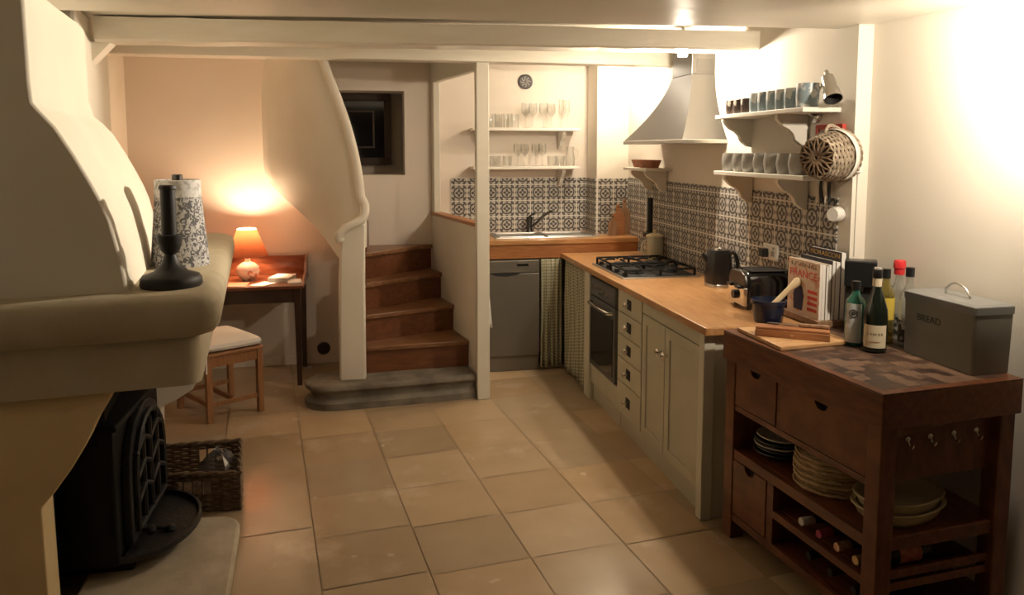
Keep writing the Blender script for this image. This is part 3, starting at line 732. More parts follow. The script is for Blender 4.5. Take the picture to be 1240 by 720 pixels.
# ------------------------------------------------------------------ cushioned stool at the desk
cA, cB, cC, cD = Vector((-.985, 4.93)), Vector((-.70, 5.105)), Vector((-.945, 5.46)), Vector((-1.235, 5.27))
chr_ = thing('cushioned_stool', 'brown wooden stool with cream tied cushion in front of the desk', 'stool', (-.965, 5.19, 0))
cc = (cA + cB + cC + cD) / 4
def sq(c, s): return [(c.x - s, c.y - s), (c.x + s, c.y - s), (c.x + s, c.y + s), (c.x - s, c.y + s)]
rotq = math.atan2(cB.y - cA.y, cB.x - cA.x)
def rsq(c, s):
    return [(c.x + s * (math.cos(rotq) * a - math.sin(rotq) * b), c.y + s * (math.sin(rotq) * a + math.cos(rotq) * b)) for a, b in ((-1, -1), (1, -1), (1, 1), (-1, 1))]
for c in (cA, cB, cC, cD):
    bm = nb(); prism(bm, rsq(c, .019), 'z', 0, .425); obj('leg', bm, CHAIRW, chr_, W=True, bev=.003)
def rail(bm, a, b, z0, z1, w=.010):
    d = (b - a).normalized(); n = Vector((-d.y, d.x)); a = a + d * .018; b = b - d * .018
    prism(bm, [tuple(a - n * w), tuple(b - n * w), tuple(b + n * w), tuple(a + n * w)], 'z', z0, z1)
for a, b in ((cA, cB), (cB, cC), (cC, cD), (cD, cA)):
    bm = nb(); rail(bm, a, b, .355, .425); obj('seat_rail', bm, CHAIRW, chr_, W=True, bev=.002)
for a, b, z in ((cA, cB, .10), (cD, cA, .10), (cC, cD, .10), (cA.lerp(cB, .5), cD.lerp(cC, .5), .10)):
    bm = nb(); rail(bm, a, b, z, z + .028, .011); obj('stretcher', bm, CHAIRW, chr_, W=True, bev=.002)
bm = nb(); prism(bm, [tuple(c + (c - cc).normalized() * .035) for c in (cA, cB, cC, cD)], 'z', .425, .447); obj('seat', bm, CHAIRW, chr_, W=True, bev=.005)
cu = thing('seat_cushion', 'cream cushion with tie cords lying on the brown stool', 'cushion', (cc.x, cc.y, .448))
bm = nb(); lv = []
for s, z in ((.90, 0), (1.05, .012), (1.09, .03), (1.05, .05), (.85, .068), (.5, .078), (.2, .08)):
    poly = []
    cs4 = [cA, cB, cC, cD]
    for i in range(4):
        p, q = cs4[i], cs4[(i + 1) % 4]
        for k in range(6):
            t = k / 6; v = p.lerp(q, t) - cc; v *= 1.02 + .10 * (math.sin(PI * t) * .3) - .03 * (1 if k == 0 else 0)
            poly.append((v.x * s, v.y * s))
    lv.append((poly, z))
stack(bm, lv); obj('pad', bm, CUSH, cu, smooth=True)
bm = nb(); a = cA - cc; a = a * 1.10
tube(bm, [(a.x * .98, a.y * .98, .03), (a.x, a.y, .0), (a.x * 1.03, a.y * 1.03, -.05), (a.x * 1.02, a.y * 1.05, -.12)], .006, 6); tube(bm, [(a.x, a.y, .02), (a.x - .02, a.y + .0, -.02), (a.x - .012, a.y - .012, -.06), (a.x - .018, a.y - .004, -.10)], .006, 6)
lathe(bm, [(.001, -.014), (.014, 0), (.001, .014)], (a.x - .004, a.y - .004, -.005), 8); obj('tie_cord', bm, CUSH, cu, smooth=True)

# ------------------------------------------------------------------ kitchen, back run
bwz = 1.035
bm = nb()
bx = lambda y: p0.x + (y - p0.y) / pv.y * pv.x + .066
prism(bm, [(bx(5.65), 5.65), (2.13, 5.65), (2.13, 5.92), (1.855, 5.92), (1.855, 6.19), (bx(6.19), 6.19)], 'z', bwz - .04, bwz)
wt = thing('sink_worktop', 'raised oak worktop along the back wall holding the sink', 'worktop', (1.4, 5.9, .885))
obj('slab', bm, OAKX, wt, W=True, bev=.004)
bm = nb(); box(bm, (bx(5.65) + .02, 5.665, .887), (2.13, 5.69, bwz - .04)); obj('fascia', bm, OAKD, wt, W=True, bev=.003)
bm = nb(); box(bm, (.90, 5.655, .925), (.93, 5.665, .985)); o = obj('wall_hook_plate', bm, WHITEP, bev=.003); tag(o, 'small white plate on the dark worktop fascia above the dishwasher', 'plate')
sk = thing('sink', 'stainless steel sink with drainer set in the back worktop', 'sink', (1.42, 5.93, bwz))
bm = nb(); prism(bm, [(1.00, 5.74), (1.84, 5.74), (1.84, 6.082), (1.00, 6.082)], 'z', bwz, bwz + .006); obj('drainer', bm, STEEL, sk, W=True, bev=.003)
for xa in (1.03, 1.42):
    bm = nb(); w = .36
    box(bm, (xa, 5.77, bwz + .006), (xa + w, 5.785, bwz + .013)); box(bm, (xa, 6.05, bwz + .006), (xa + w, 6.065, bwz + .013)); box(bm, (xa, 5.785, bwz + .006), (xa + .015, 6.05, bwz + .013)); box(bm, (xa + w - .015, 5.785, bwz + .006), (xa + w, 6.05, bwz + .013))
    obj('bowl_rim', bm, STEEL, sk, W=True, bev=.003)
tp = thing('kitchen_tap', 'dark metal mixer tap standing behind the steel sink', 'tap', (1.345, 6.115, bwz + .0))
bm = nb(); lathe(bm, [(.030, 0), (.030, .01), (.024, .02), (.022, .09), (.026, .10), (.026, .13), (.012, .14), (.001, .14)], seg=18); obj('body', bm, DARKMET, tp, smooth=True)
bm = nb(); tube(bm, cr([(.01, -.01, .05), (.05, -.05, .09), (.10, -.09, .15), (.155, -.13, .19), (.165, -.14, .178)], 5), .011, 10); obj('spout', bm, DARKMET, tp, smooth=True)
bm = nb(); tube(bm, [(0, 0, .135), (.02, -.02, .158), (.045, -.03, .165)], .008, 8); obj('lever', bm, DARKMET, tp, smooth=True)
# dishwasher
dw = thing('dishwasher', 'grey steel dishwasher under the sink worktop beside the white post', 'dishwasher', (1.03, 5.9, 0))
bm = nb(); box(bm, (.745, 5.68, 0), (1.325, 6.15, .878)); obj('body', bm, STEELDW, dw, W=True)
bm = nb(); box(bm, (.745, 5.652, .125), (1.325, 5.68, .775)); obj('door', bm, STEELDW, dw, W=True, bev=.004)
bm = nb(); box(bm, (.745, 5.650, .780), (1.325, 5.68, .876)); cp = obj('control_panel', bm, STEELDW, dw, W=True, bev=.004)
bm = nb(); box(bm, (1.145, 5.647, .832), (1.235, 5.650, .85)); obj('display', bm, GLOSSBL, cp, W=True)
bm = nb(); prism(bm, [(.94, .778), (1.17, .778), (1.14, .762), (1.06, .752), (.98, .760)], 'y', 5.6495, 5.652); obj('handle_recess', bm, BLACKM, dw, W=True)
bm = nb(); box(bm, (.745, 5.675, .01), (1.325, 5.68, .120)); obj('kick_plate', bm, STEELDW, dw, W=True)
# tea towel beside the post
bm = nb(); rows = []
for i in range(12):
    z = .80 - .42 * i / 11; rows.append([(.86 + .010 * i / 3 * (k / 8) + .055 * k / 8, 5.637 + .008 * math.sin(k * 1.7 + i * .15), z - (.02 * k / 8)) for k in range(9)])
grid(bm, rows); o = obj('tea_towel', bm, WHITEC, smooth=True, solid=.004); tag(o, 'white tea towel hanging beside the post in front of the dishwasher', 'towel')
# gingham curtains
def curtain(name, a, b, z0, z1, label, waves):
    a = Vector(a); b = Vector(b); d = (b - a); ln = d.length; d.normalize(); nrm = Vector((d.y, -d.x))
    bm = nb(); rows = []; nu = 60; nv = 14
    for j in range(nv + 1):
        v = j / nv; row = []
        for i in range(nu + 1):
            u = i / nu; am = .010 + .014 * v
            w = am * math.sin(u * waves * 2 * PI + .6 * math.sin(v * 3)) + .006 * math.sin(u * 17 + v * 4)
            sh = (u - .5) * ln * (.94 + .08 * abs(v - .55))
            p = (a + b) / 2 + d * sh + nrm * w
            row.append((p.x, p.y, z1 + (z0 - z1) * v - (.012 * math.sin(u * 9) if j == nv else 0)))
        rows.append(row)
    grid(bm, rows, lambda i, j: (j / nu * ln * 1.35, i / nv * (z1 - z0)))
    o = obj(name, bm, GING, smooth=True, solid=.003); return tag(o, label, 'curtain', 'gingham curtains under the worktop corner')
curtain('gingham_curtain', (1.335, 5.665), (1.505, 5.665), .03, .88, 'olive gingham curtain hanging next to the dishwasher, left of the pair', 4)
curtain('gingham_curtain', (1.535, 5.62), (1.535, 5.06), .03, .875, 'olive gingham curtain hanging next to the oven, right of the pair', 6)
bm = nb(); box(bm, (1.60, 5.055, 0), (2.13, 5.64, .02)); bm.free()

# ------------------------------------------------------------------ kitchen, right run
FX = 1.515
ow = thing('oak_worktop', 'long oak worktop on the right over the oven and cupboards', 'worktop', (1.8, 4.4, .887))
bm = nb(); box(bm, (1.495, 3.105, .887), (2.131, 5.648, .925)); obj('slab', bm, OAK, ow, W=True, bev=.005)
# oven with its housing
ov = thing('oven', 'built in black glass oven in cream housing under the hob', 'oven', (1.8, 4.66, 0))
bm = nb(); box(bm, (FX + .012, 4.37, .12), (2.12, 4.93, .25)); box(bm, (FX + .012, 4.36, .25), (2.12, 4.385, .886)); box(bm, (FX + .012, 4.925, 0), (FX + .05, 5.04, .886)); box(bm, (FX + .05, 4.925, 0), (2.12, 4.945, .886)); obj('housing', bm, CABP, ov, W=True, bev=.003)
bm = nb(); box(bm, (FX - .008, 4.93, 0), (FX + .012, 5.045, .886)); obj('pilaster', bm, POSTP, ov, W=True, bev=.004)
bm = nb(); box(bm, (FX + .03, 4.37, 0), (FX + .05, 4.925, .12)); obj('plinth', bm, CABP, ov, W=True)
bm = nb(); box(bm, (FX + .02, 4.39, .258), (2.08, 4.92, .87)); obj('body', bm, BLACKM, ov, W=True)
bm = nb(); box(bm, (FX - .006, 4.392, .262), (FX + .02, 4.918, .742)); od = obj('door', bm, OVENS, ov, W=True, bev=.004)
bm = nb(); box(bm, (FX - .009, 4.43, .30), (FX - .006, 4.885, .665)); obj('door_glass', bm, OVENG, od, W=True)
bm = nb(); tube(bm, [(FX - .004, 4.45, .70), (FX - .035, 4.46, .70), (FX - .045, 4.655, .697), (FX - .035, 4.85, .70), (FX - .004, 4.86, .70)], .011, 8); obj('door_handle', bm, CHROME, od, W=True, smooth=True)
bm = nb(); box(bm, (FX - .006, 4.392, .750), (FX + .02, 4.918, .868)); cp = obj('control_panel', bm, OVENS, ov, W=True, bev=.003)
Y90 = Matrix.Rotation(R(-90), 4, 'Y')
for yk, zk, rk in ((4.83, .808, .017), (4.72, .815, .010), (4.66, .822, .010), (4.66, .79, .010), (4.60, .815, .010), (4.52, .805, .017)):
    bm = nb(); lathe(bm, [(rk, 0), (rk * .9, .018), (.001, .018)], seg=14, X=Matrix.Translation((FX - .006, yk, zk)) @ Y90); obj('knob', bm, CHROME, cp, W=True, smooth=True)
# drawer unit
du = thing('drawer_unit', 'cream five drawer unit with square knob plates beside the oven', 'drawers', (1.8, 4.155, 0))
bm = nb(); box(bm, (FX + .018, 3.945, .12), (2.12, 4.358, .886)); obj('body', bm, CABP, du, W=True)
bm = nb(); box(bm, (FX + .03, 3.945, 0), (FX + .05, 4.358, .12)); obj('plinth', bm, CABP, du, W=True)
zz = [(.750, .882), (.612, .744), (.472, .606), (.325, .466), (.125, .319)]
for (za, zb) in zz:
    bm = nb(); box(bm, (FX, 3.953, za), (FX + .018, 4.352, zb)); d_ = obj('drawer', bm, CABP, du, W=True, bev=.003)
    zc = (za + zb) / 2; yc = 4.155
    bm = nb(); box(bm, (FX - .002, yc - .034, zc - .030), (FX, yc + .034, zc + .030)); obj('knob_plate', bm, BLACKM, d_, W=True)
    bm = nb(); lathe(bm, [(.009, 0), (.009, .012), (.021, .018), (.022, .026), (.012, .034), (.001, .035)], seg=16, X=Matrix.Translation((FX - .002, yc, zc)) @ Y90); obj('knob', bm, CHROME, d_, W=True, smooth=True)
# two door cupboard with end post
cb = thing('base_cupboard', 'cream two door base cupboard at the near end of the oak worktop', 'cupboard', (1.8, 3.5, 0))
bm = nb(); box(bm, (FX + .020, 3.20, .12), (2.12, 3.943, .886)); obj('body', bm, CABP, cb, W=True)
bm = nb(); box(bm, (FX + .002, 3.20, .818), (FX + .020, 3.943, .886)); obj('top_rail', bm, CABP, cb, W=True, bev=.002)
bm = nb(); box(bm, (FX + .03, 3.20, 0), (FX + .05, 3.943, .12)); obj('plinth', bm, CABP, cb, W=True)
for ya, yb, yk in ((3.618, 3.935, 3.655), (3.205, 3.610, 3.578)):
    bm = nb(); z0, z1 = .125, .812; s = .055
    box(bm, (FX, ya, z0), (FX + .020, ya + s, z1)); box(bm, (FX, yb - s, z0), (FX + .020, yb, z1)); box(bm, (FX, ya + s, z0), (FX + .020, yb - s, z0 + s)); box(bm, (FX, ya + s, z1 - s), (FX + .020, yb - s, z1))
    d_ = obj('door', bm, CABP, cb, W=True, bev=.002)
    bm = nb(); box(bm, (FX + .008, ya + s, z0 + s), (FX + .018, yb - s, z1 - s)); obj('door_panel', bm, CABP, d_, W=True)
    bm = nb(); lathe(bm, [(.009, 0), (.009, .014), (.019, .02), (.021, .028), (.012, .036), (.001, .037)], seg=16, X=Matrix.Translation((FX, yk, .67)) @ Y90); obj('knob', bm, CHROME, d_, W=True, smooth=True)
bm = nb(); box(bm, (FX - .006, 3.145, 0), (FX + .05, 3.20, .886)); box(bm, (FX + .05, 3.155, 0), (2.12, 3.20, .886)); obj('end_post', bm, POSTP, cb, W=True, bev=.004)

# hob
hb = thing('gas_hob', 'steel gas hob with black pan supports on the oak worktop', 'hob', (1.82, 4.72, .925))
bm = nb(); box(bm, (1.56, 4.40, .925), (2.075, 5.05, .934)); obj('plate', bm, STEEL, hb, W=True, bev=.004)
bm = nb(); box(bm, (1.58, 4.425, .934), (2.055, 5.03, .936)); obj('pan_area', bm, BLACKM, hb, W=True)
for (xb, yb, rb) in ((1.70, 4.57, .045), (1.94, 4.57, .035), (1.70, 4.88, .035), (1.94, 4.88, .05)):
    bm = nb(); lathe(bm, [(rb + .012, 0), (rb + .01, .010), (rb, .012), (rb, .022), (rb * .8, .026), (.001, .026)], (xb, yb, .936), 20); obj('burner', bm, BLACKM, hb, W=True, smooth=True)
for ya, yb in ((4.435, 4.72), (4.735, 5.02)):
    bm = nb(); z = .975; ym = (ya + yb) / 2
    for p, q in (((1.59, ya), (2.05, ya)), ((1.59, yb), (2.05, yb)), ((1.59, ya), (1.59, yb)), ((2.05, ya), (2.05, yb)), ((1.82, ya), (1.82, yb))): tube(bm, [(p[0], p[1], z), (q[0], q[1], z)], .007, 6)
    for xc in (1.70, 1.94):
        for dx, dy in ((1, 0), (-1, 0), (0, 1), (0, -1)):
            tube(bm, [(xc + dx * .03, ym + dy * .03, z + .008), (xc + dx * .075, ym + dy * .075, z + .010), (xc + dx * .112, ym + dy * .138, z)], .0075, 6)
    for xa in (1.59, 1.82, 2.05):
        for y_ in (ya, yb): tube(bm, [(xa, y_, .936), (xa, y_, z)], .008, 6)
    obj('pan_support', bm, IRON, hb, W=True, smooth=True)
for k in range(4):
    bm = nb(); lathe(bm, [(.018, 0), (.016, .022), (.001, .022)], (1.60 + .0, 4.47 + .155 * k + (0 if k < 2 else .02), .936), 14); obj('control_knob', bm, BLACKP, hb, W=True, smooth=True)

# extractor hood
hd = thing('extractor_hood', 'flared steel extractor hood on the right wall above the hob', 'extractor hood', (WR, 4.73, 1.75))
bm = nb(); Y0, Y1, X0 = 4.22, 5.25, 1.853; d0, d1, dx = 4.40, 4.70, 1.985
levels = []
for k in range(15):
    f = k / 14; g = 1 - (1 - f) ** 1.75; z = 1.785 + .40 * f
    levels.append([(X0 + (dx - X0) * g, Y0 + (d0 - Y0) * g, z), (2.139, Y0 + (d0 - Y0) * g, z), (2.139, Y1 + (d1 - Y1) * (f * .55 + .45 * g), z), (X0 + (dx - X0) * g, Y1 + (d1 - Y1) * (f * .55 + .45 * g), z)])
V = [[bm.verts.new(p) for p in r] for r in levels]
for a, b in zip(V, V[1:]):
    for k in range(4): bm.faces.new((a[k], a[(k + 1) % 4], b[(k + 1) % 4], b[k]))
bm.faces.new(V[-1])
obj('canopy', bm, STEELH, hd, W=True, smooth=True)
bm = nb(); box(bm, (X0 - .004, Y0 - .004, 1.762), (2.139, Y1 + .004, 1.786)); obj('lip', bm, STEEL, hd, W=True, bev=.003)
bm = nb(); box(bm, (dx, d0, 2.185), (2.139, d1, 2.415)); du_ = obj('duct', bm, STEELH, hd, W=True, bev=.004)
bm = nb(); box(bm, (dx + .03, d0 - .004, 2.195), (2.125, d0, 2.28)); obj('vent_grille', bm, DARKMET, du_, W=True)

# kettle
kt = thing('kettle', 'black electric kettle with steel base on the oak worktop beside the toaster', 'kettle', (2.038, 4.085, .925))
def rsec(w, d, z, n=20, p=3.2):
    return [(w * math.copysign(abs(math.cos(2 * PI * k / n)) ** (2 / p), math.cos(2 * PI * k / n)), d * math.copysign(abs(math.sin(2 * PI * k / n)) ** (2 / p), math.sin(2 * PI * k / n))) for k in range(n)], z
bm = nb(); stack(bm, [rsec(.070, .070, .018), rsec(.072, .072, .03), rsec(.070, .070, .13), rsec(.062, .062, .205), rsec(.055, .055, .216)]); obj('body', bm, BLACKP, kt, smooth=True)
bm = nb(); stack(bm, [rsec(.072, .072, 0), rsec(.075, .075, .010), rsec(.072, .072, .018)]); obj('base', bm, STEEL, kt, smooth=True)
bm = nb(); lathe(bm, [(.030, .214), (.028, .226), (.015, .236), (.001, .237)], seg=16); obj('lid_knob', bm, CHROME, kt, smooth=True)
bm = nb(); tube(bm, cr([(.04, -.04, .20), (.068, -.064, .198), (.080, -.074, .15), (.076, -.072, .09), (.050, -.048, .06)], 4), .011, 8); obj('handle', bm, BLACKP, kt, smooth=True)
bm = nb(); tube(bm, [(-.055, .03, .15), (-.085, .042, .19)], .018, 10, rs=[.02, .010]); obj('spout', bm, BLACKP, kt, smooth=True)
# toaster
tr_ = thing('toaster', 'black and chrome four slice toaster on the oak worktop in front of the socket', 'toaster', (1.978, 3.50, .925), R(-6))
bm = nb(); pr = [(-.105, .02), (.105, .02), (.108, .14), (.09, .18), (.05, .193), (-.05, .193), (-.09, .18), (-.108, .14)]
prism(bm, pr, 'x', -.105, .145); obj('body', bm, GLOSSBL, tr_, smooth=True, bev=.012)
bm = nb(); prism(bm, [(-.103, .02), (.103, .02), (.106, .115), (-.106, .115)], 'x', -.128, -.106); ep = obj('control_end', bm, CHROME, tr_, bev=.006)
bm = nb(); prism(bm, [(-.106, .118), (.106, .118), (.108, .14), (.09, .178), (.05, .19), (-.05, .19), (-.09, .178), (-.108, .14)], 'x', -.125, -.106); obj('end_top', bm, STEELH, tr_, smooth=True, bev=.005)
for y in (-.05, .05):
    bm = nb(); box(bm, (-.148, y - .025, .105), (-.128, y + .025, .122)); obj('lever', bm, BLACKP, ep, bev=.004)
bm = nb(); lathe(bm, [(.024, 0), (.022, .016), (.001, .016)], seg=18, X=Matrix.Translation((-.128, 0, .068)) @ Y90); obj('browning_dial', bm, BLACKP, ep, smooth=True)
bm = nb()
for y in (-.065, -.022, .022, .065): box(bm, (-.08, y - .012, .192), (.10, y + .012, .1945))
obj('slots', bm, BLACKM, tr_)
for x in (-.09, .10):
    for y in (-.08, .08):
        bm = nb(); lathe(bm, [(.012, 0), (.012, .021)], (x, y, 0), 10); obj('foot', bm, BLACKP, tr_)
# socket and plug
so = thing('wall_socket', 'white double socket with black plug on the tiles behind the toaster', 'socket', (WR - .009, 3.665, 1.18))
bm = nb(); box(bm, (-.010, -.073, -.043), (0, .073, .043)); obj('face_plate', bm, WHITEP, so, bev=.004)
bm = nb(); box(bm, (-.014, -.045, .016), (-.010, -.03, .03)); box(bm, (-.014, -.05, -.02), (-.0105, -.02, .008)); obj('switch', bm, M('socket_grey', (.35, .34, .32), .5), so)
bm = nb(); box(bm, (-.045, .012, -.03), (-.010, .058, .018)); obj('plug', bm, BLACKP, so, bev=.006)
# mortar and pestle
mo = thing('mortar', 'dark blue mortar bowl on the near end of the oak worktop', 'mortar', (1.835, 3.165, .926))
bm = nb(); lathe(bm, [(.001, 0), (.060, 0), (.064, .006), (.072, .085), (.081, .089), (.082, .106), (.073, .107), (.062, .05), (.04, .025), (.001, .02)], seg=32); obj('bowl', bm, NAVY, mo, smooth=True)
ps = nb(); tube(ps, [(0, 0, 0), (.05, .0, .05), (.11, .0, .105), (.15, -.005, .140), (.162, -.006, .150)], .012, 10, rs=[.019, .013, .013, .021, .014])
o = obj('pestle', ps, PESTLE, smooth=True); o.location = (1.822, 3.16, .972); tag(o, 'pale wooden pestle leaning out of the dark blue mortar', 'pestle')
# stick appliance + lidded jar + boards
hbn = thing('stick_blender', 'tall black and steel stick appliance standing behind the hob', 'blender', (2.06, 5.24, .925))
bm = nb(); lathe(bm, [(.038, 0), (.036, .02), (.014, .035), (.013, .165)], seg=20); obj('shaft', bm, BLACKM, hbn, smooth=True)
bm = nb(); lathe(bm, [(.048, .165), (.052, .172), (.052, .188), (.045, .195)], seg=24); obj('collar', bm, BLACKP, hbn, smooth=True)
bm = nb(); lathe(bm, [(.014, .195), (.022, .20), (.022, .45), (.001, .452)], seg=20); obj('grip', bm, BLACKP, hbn, smooth=True)
bm = nb(); box(bm, (-.027, -.008, .21), (-.020, .008, .45)); obj('steel_strip', bm, STEEL, hbn)
jr = thing('lidded_jar', 'cream lidded jar on the worktop behind the hob', 'jar', (2.055, 5.125, .925))
bm = nb(); lathe(bm, [(.001, 0), (.055, 0), (.062, .01), (.062, .15), (.055, .175), (.001, .175)], seg=28); obj('body', bm, JARG, jr, smooth=True)
bm = nb(); lathe(bm, [(.064, .175), (.064, .186), (.035, .198), (.010, .202), (.014, .215), (.012, .226), (.001, .228)], seg=24); obj('lid', bm, CREAMC, jr, smooth=True)
bm = nb(); tube(bm, cr([(-.06, 0, .15), (-.095, 0, .13), (-.095, 0, .07), (-.06, 0, .04)], 4), .008, 8); obj('handle', bm, JARG, jr, smooth=True)
for k, (x, y, w, h, lab, mt, lean) in enumerate(((1.965, 5.80, .036, .17, 'small dark wooden paddle board leaning at the left of the boards by the pier', OLDW, 6), (2.02, 5.82, .056, .255, 'wooden chopping board with neck handle in the middle of the boards by the pier', BOXW, 5), (2.088, 5.86, .05, .30, 'tallest old wooden board at the right of the boards by the pier', OLDW, 3))):
    t = thing('chopping_board', lab, 'chopping board', (x, y, bwz), R(-6 * k), 'wooden boards by the corner pier', rot=(R(-lean), 0, R(-8 + 5 * k)))
    bm = nb(); prism(bm, [(-w, .001), (w, .001), (w * 1.04, h * .55), (w * .8, h * .68), (w * .3, h * .74), (w * .3, h * .95), (0, h), (-w * .3, h * .95), (-w * .3, h * .74), (-w * .8, h * .68), (-w * 1.04, h * .55)], 'y', -.009, .009); obj('board', bm, mt, t, bev=.004)
    bm = nb(); lathe(bm, [(.006, -.0105), (.006, .0105)], seg=10, X=Matrix.Translation((0, 0, h * .90)) @ X90); obj('hanging_hole', bm, DARKIN, t)

# ------------------------------------------------------------------ wall shelves
def bracket_poly(d, h):                       # scrolled corbel: (outward, down)
    return [(0, 0), (-d, 0), (-d, -.02), (-d * .93, -h * .22), (-d * .80, -h * .36), (-d * .60, -h * .46), (-d * .46, -h * .60), (-d * .38, -h * .80), (-d * .16, -h * .97), (0, -h)]
def wall_shelf(label, y0, y1, z, brk, xf=1.945, bw=.03, hb=.155):
    t = thing('wall_shelf', label, 'shelf', (WR, (y0 + y1) / 2, z), 0)
    xb = WR - .0095 if z < 1.5 else WR - .001
    bm = nb(); box(bm, (xf, y0, z - .022), (WR - .001, y1, z)); obj('board', bm, SHELFW, t, W=True, bev=.003)
    for yb in brk:
        bm = nb(); prism(bm, [(WR - .010 + a, z - .022 + b) for a, b in bracket_poly(.165, hb)], 'y', yb - bw / 2, yb + bw / 2); obj('bracket', bm, SHELFW, t, W=True, bev=.002)
    return t
wall_shelf('upper white mug shelf on the right wall holding brown and blue mugs', 3.12, 3.99, 1.915, (3.92, 3.38))
wall_shelf('lower white mug shelf on the right wall holding a row of grey mugs', 3.10, 3.99, 1.605, (3.90, 3.36))
wall_shelf('short white shelf left of the extractor hood holding terracotta dishes', 5.03, 5.50, 1.595, (5.40, 5.12), xf=1.94)
def mug_proto(mat, r, h, loc, label, group, hang=R(200), taper=1.0):
    t = thing('mug', label, 'mug', loc, hang, group)
    bm = nb(); lathe(bm, [(.001, 0), (r * .86, 0), (r * .95, .006), (r * taper, h * .5), (r * .97, h), (r * .90, h), (r * .88, .02), (.001, .012)], seg=22); obj('body', bm, mat, t, smooth=True)
    bm = nb(); tube(bm, cr([(r * .93, 0, h * .8), (r * 1.45, 0, h * .78), (r * 1.62, 0, h * .5), (r * 1.35, 0, h * .25), (r * .93, 0, h * .22)], 4), .0055, 8); obj('handle', bm, mat, t, smooth=True)
    return t
up = 1.9155; lo = 1.6055
place = ['first', 'second', 'third', 'fourth', 'fifth', 'sixth', 'seventh']
m0 = mug_proto(BROWNC, .040, .080, (2.02, 3.925, up), 'first of three brown patterned mugs from the hood end of the upper shelf', 'mugs on the upper shelf', R(15))
dup(m0, (2.02, 3.84, up), 'second of three brown patterned mugs from the hood end of the upper shelf', R(0))
dup(m0, (2.02, 3.755, up), 'third of three brown patterned mugs from the hood end of the upper shelf', R(-20))
m1 = mug_proto(BLUEC, .040, .100, (2.02, 3.66, up), 'first of five blue and white mugs from the brown mugs on the upper shelf', 'mugs on the upper shelf', R(20), 1.03)
for k in range(1, 5):
    dup(m1, (2.02, 3.66 - .083 * k, up), place[k] + ' of five blue and white mugs from the brown mugs on the upper shelf', R(-30 + 12 * k))
m2 = mug_proto(BLUEC, .052, .112, (2.02, 3.205, up), 'largest blue and white mug at the near end of the upper shelf', 'mugs on the upper shelf', R(75))
g0 = mug_proto(GREYC, .047, .100, (2.02, 3.93, lo), 'first of seven grey mugs from the hood end of the lower shelf', 'grey mugs on the lower shelf', R(-40), 1.12)
for k in range(1, 7):
    dup(g0, (2.02 + .004 * (k % 2), 3.93 - .113 * k, lo), place[k] + ' of seven grey mugs from the hood end of the lower shelf', R(-42 + 7 * (k % 3)))
# terracotta loaf dishes on the short shelf
for k, (y, lab) in enumerate(((5.36, 'terracotta ramekin dish at the far end of the short shelf'), (5.235, 'terracotta ramekin dish in the middle of the short shelf'), (5.11, 'terracotta ramekin dish at the near end of the short shelf'))):
    if k == 0:
        td = nb(); stack(td, [rsec(.042, .042, 0, 24, 2.4), rsec(.060, .058, .050, 24, 2.4), rsec(.063, .061, .056, 24, 2.4), rsec(.054, .052, .056, 24, 2.4), rsec(.038, .038, .01, 24, 2.4)])
        t0_ = obj('terracotta_dish', td, TERRA, smooth=True); t0_.location = (2.02, y, 1.5955); tag(t0_, lab, 'dish', 'terracotta dishes on the short shelf')
    else: dup(t0_, (2.02, y, 1.5955), lab)

# kitchen glass shelves on the back wall
for z, lab in ((1.90, 'upper white shelf of drinking glasses on the kitchen back wall'), (1.59, 'lower white shelf of drinking glasses above the sink tiles')):
    t = thing('glass_shelf', lab, 'shelf', (1.3, WB, z))
    bm = nb(); box(bm, (.86, 6.00, z - .022), (1.745, 6.191, z)); obj('board', bm, SHELFW, t, W=True, bev=.003)
    for xb in (.95, 1.62):
        bm = nb(); prism(bm, [(6.191 + a, z - .022 + b) for a, b in bracket_poly(.155, .15)], 'x', xb - .015, xb + .015); obj('bracket', bm, SHELFW, t, W=True, bev=.002)
def lathe_obj(name, prof, mat, loc, label, cat, group):
    bm = nb(); lathe(bm, prof, seg=20, cap=False); o = obj(name, bm, mat, smooth=True); o.location = loc; return tag(o, label, cat, group)
wine = [(.001, .0), (.034, .001), (.030, .005), (.005, .010), (.004, .085), (.012, .095), (.034, .125), (.039, .155), (.033, .205), (.0315, .205), (.037, .155), (.032, .127), (.001, .097)]
tumb = [(.001, 0), (.029, 0), (.034, .115), (.0325, .115), (.028, .010), (.001, .010)]
low = [(.001, 0), (.033, 0), (.039, .085), (.0375, .085), (.032, .010), (.001, .010)]
flut = [(.001, .0), (.031, .001), (.004, .008), (.004, .08), (.016, .10), (.024, .15), (.020, .235), (.0185, .235), (.022, .15), (.001, .10)]
gu, gl_ = 'glasses on the upper kitchen shelf', 'glasses on the lower kitchen shelf'
ords = ['first', 'second', 'third', 'fourth', 'fifth', 'sixth']
first = {}
def glasses(kind, prof, xs, z, name, where, group, cat='glass', y=6.09):
    for k, x in enumerate(xs):
        lab = '%s clear %s from the white post on the %s kitchen shelf' % (ords[k], name.replace('_', ' '), where)
        yy = y + (.035 if k % 2 else -.025)
        if name in first: dup(first[name], (x, yy, z), lab)['group'] = group
        else: first[name] = lathe_obj(name, prof, CLEAR, (x, yy, z), lab, cat, group)
glasses('t', tumb, (1.02, 1.085, 1.15, 1.225), 1.9005, 'tall_tumbler', 'upper', gu)
glasses('w', wine, (1.30, 1.375, 1.45, 1.53), 1.9005, 'wine_glass', 'upper', gu)
glasses('f', flut, (1.60, 1.665), 1.9005, 'champagne_flute', 'upper', gu)
glasses('l', low, (.98, 1.065, 1.15), 1.5905, 'low_tumbler', 'lower', gl_)
glasses('w2', [(r * .95, z * .9) for r, z in wine], (1.235, 1.305, 1.385, 1.455), 1.5905, 'small_wine_glass', 'lower', gl_)
